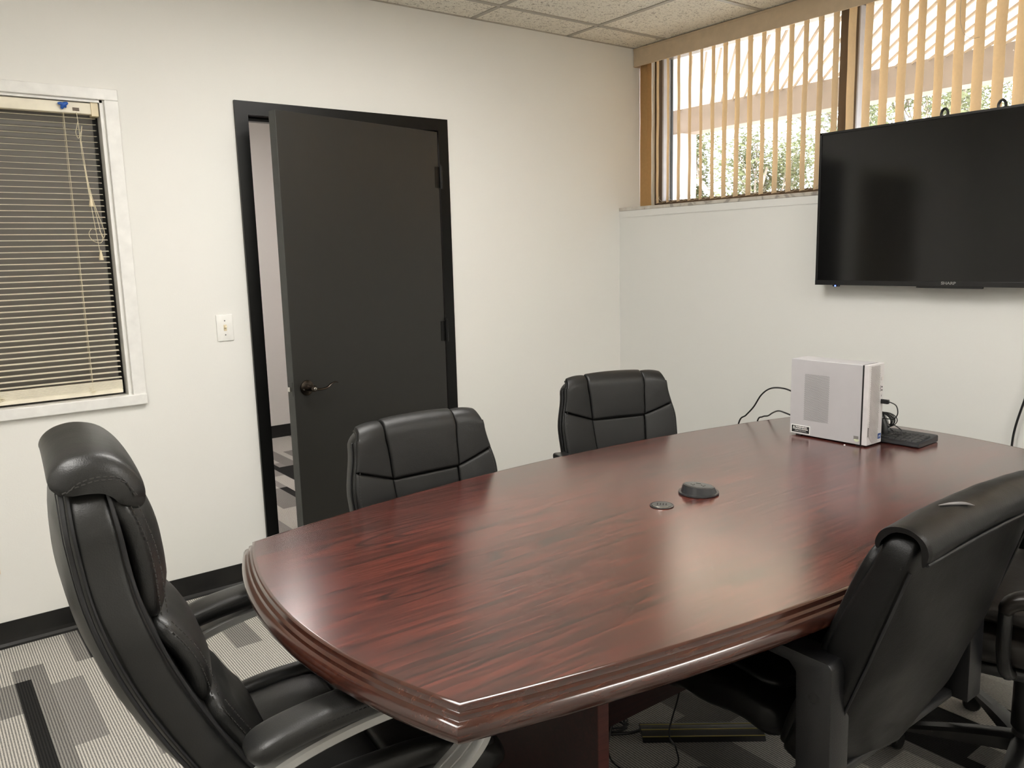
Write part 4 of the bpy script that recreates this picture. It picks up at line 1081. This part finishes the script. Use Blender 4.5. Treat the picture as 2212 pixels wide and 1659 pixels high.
def task_chair(label, loc, rz, kind):
    t = thing('task_chair', label, 'chair', loc, rz, None)
    lea = 'lea_d' if kind == 'D' else 'lea_e'
    chair_base(t, 'plast', colr=.030 if kind == 'D' else .038, rot=.5, R=.32)
    sp1 = [(-.070, .345), (-.105, .43), (-.138, .50), (-.175, .60), (-.215, .71), (-.253, .81), (-.283, .895), (-.295, .932)]
    wf = lin((0, .19), (.08, .25), (.3, .278), (.6, .278), (1, .268)) if kind == 'D' else lin((0, .17), (.22, .222), (.6, .248), (1, .258))
    shell = pad(sp1, wf, lin((0, .085), (.6, .085), (1, .062 if kind == 'D' else .09)), .055, 9, bf=.008, bb=(lin((0, .045), (.5, .042), (1, .012)) if kind == 'D' else .022), nv=46, nc=72, wob=.005, seed=3, re=.035).build('backrest', lea, t, 50)
    at, LT = frame_at(sp1)
    # front face pad, set proud with a dark groove
    sp2 = []
    for k in range(7):
        p, n_ = at(LT*(.03+.89*k/6)); q = p+n_*(.041-.004*k/6); sp2.append((q.y, q.z))
    pad(sp2, lambda x: wf(.03+.89*x)*.975, .034, .05, 5, bf=.016, nv=36, nc=60, wob=.004, re=.02).build('back_cushion', lea, t, 60)
    # top roll wrapped over the back
    rl = MB(); sec = [(-.338, .890), (-.343, .912), (-.333, .934), (-.308, .949), (-.278, .948), (-.256, .936), (-.246, .917), (-.247, .903), (-.253, .902), (-.258, .918), (-.280, .938), (-.308, .940), (-.327, .925), (-.332, .890)]
    sc = cr([(0, y, z) for y, z in sec+[sec[0]]], 48)[:-1]; cen = Vector((0, -.293, .91)); rings = []
    for k in range(41):
        u = math.copysign(1-(1-abs(-1+2*k/40))**1.6, -1+2*k/40); sck = 1 if abs(u) < .985 else .97
        rings.append([Vector((u*.272, (cen+(p-cen)*sck).y, (cen+(p-cen)*sck).z+.010*(1-u*u)-.006+.003*mnoise.noise(Vector((u*4, p.y*20, p.z*20))))) for p in sc])
    rl.loft(rings); ro = rl.build('top_roll', lea, t, 60)
    seamtube([Vector((-.268+.536*k/40, -.339-.003*math.sin(PI*k/40), .886+.010*math.sin(PI*k/40))) for k in range(41)], .0030, 'piping', ro)
    if kind == 'D':
        MB().tube(cr([(-.135, -.290, .9535), (-.115, -.302, .9545), (-.090, -.315, .953), (-.072, -.326, .948)], 14), lambda q: .0006+.0030*math.sin(PI*q), 8).build('tear', 'tearlining', ro, 60)
    for s_ in (-1, 1):
        pth = []
        for k in range(40):
            x = .04+.86*k/39; p, n_ = at(x*LT); pth.append(p-n_*(.0425-.0115*max(0, (x-.6)/.4)*(kind == 'D'))+Vector((s_*(wf(x)*.972), 0, 0)))
        seamtube(pth, .0026, 'piping', shell)
    if kind == 'D':
        pad([(-.05, .425), (.02, .44), (.12, .445), (.24, .435), (.30, .39)], .25, .10, .06, 4, bf=.02, nv=36, nc=52, wob=.014, seed=8, re=.045).build('seat', lea, t, 60)
        pad([(-.02, .49), (.05, .50), (.14, .50), (.24, .485)], .21, .035, .05, 3, bf=.02, nv=26, nc=40, wob=.012, seed=4, re=.016).build('seat_cushion', lea, t, 60)
        for s_ in (-1, 1):
            x0, x1 = (s_*.255, s_*.320)
            br_ = MB(); poly = [(-.205, .375), (-.203, .655), (-.195, .664), (.115, .672), (.125, .662), (.125, .648), (-.112, .640), (-.128, .624), (-.135, .375)]
            mz = Matrix(((0, 0, 1, 0), (1, 0, 0, 0), (0, 1, 0, 0), (0, 0, 0, 1)))
            bm = bmesh.new(); vs = [bm.verts.new(mz @ Vector((y, z, h))) for h in (min(x0, x1), max(x0, x1)) for y, z in poly]; n_ = len(poly)
            bm.faces.new(vs[:n_][::-1]); bm.faces.new(vs[n_:])
            for i in range(n_): bm.faces.new((vs[i], vs[(i+1) % n_], vs[n_+(i+1) % n_], vs[n_+i]))
            bmesh.ops.recalc_face_normals(bm, faces=bm.faces)
            bmesh.ops.bevel(bm, geom=bm.edges[:], offset=.0035, segments=2, profile=.6, affect='EDGES'); bm.verts.index_update()
            br_.add([v.co[:] for v in bm.verts], [[v.index for v in f.verts] for f in bm.faces]); bm.free()
            arm = br_.build('armrest', 'plastg', t, 40)
            MB().lathe([(0, 0), (.011, 0), (.012, .0012), (.0085, .0016), (.008, .0004), (0, .0004)], 20, basis((max(x0, x1) if s_ > 0 else min(x0, x1), -.168, .585), (0, 1, 0), (0, 0, 1), (s_, 0, 0))).build('bolt_hole', 'black', arm, 40)
            B((s_*.05, -.17, .372), (s_*.315, -.10, .392), .006).build('arm_bracket', 'plast', t, 40)
    else:
        pad([(-.21, .43), (-.08, .445), (.10, .45), (.22, .44), (.275, .395)], .26, .10, .06, 4, bf=.02, nv=36, nc=52, wob=.010, seed=18, re=.045).build('seat', lea, t, 60)
        pad([(-.19, .515), (-.05, .53), (.12, .53), (.24, .50)], .25, .065, .05, 3.4, bf=.02, nv=28, nc=44, wob=.010, seed=14, re=.022).build('seat_cushion', lea, t, 60)
        pad([(-.20, .375), (0, .385), (.20, .382), (.25, .372)], .235, .045, .04, 5, nv=20, nc=40, re=.02).build('seat_pan', 'plast', t, 50)
        for s_ in (-1, 1):
            ap = [(-.24, .600), (-.16, .612), (-.08, .616), (.0, .612), (.04, .595), (.055, .565)]
            pad(ap, .032, .034, .030, 2.8, uc=s_*.300, bf=.004, nv=30, nc=28, re=.016).build('armrest', lea, t, 60)
            am = MB(); am.tube(cr([(s_*.30, .05, .575), (s_*.305, .05, .53), (s_*.29, .05, .46), (s_*.25, .04, .395), (s_*.10, .02, .372)], 24), .016, 10)
            am.tube(cr([(s_*.30, -.20, .595), (s_*.305, -.18, .54), (s_*.29, -.10, .45), (s_*.25, -.03, .395), (s_*.10, .0, .372)], 24), .016, 10)
            am.build('arm_support', 'plast', t, 50)
    B((-.03, -.10 if kind == 'D' else -.22, .37), (.03, 0, .39), .005).build('back_bracket', 'plast', t, 40)
    return t
task_chair('black leather task chair seen from behind, pushed under the near long side', (-1.846, -2.523, 0), math.radians(0), 'D')
task_chair('brownish black leather swivel chair at the far right, behind the task chair', (-1.170, -2.71, 0), math.radians(17), 'E')
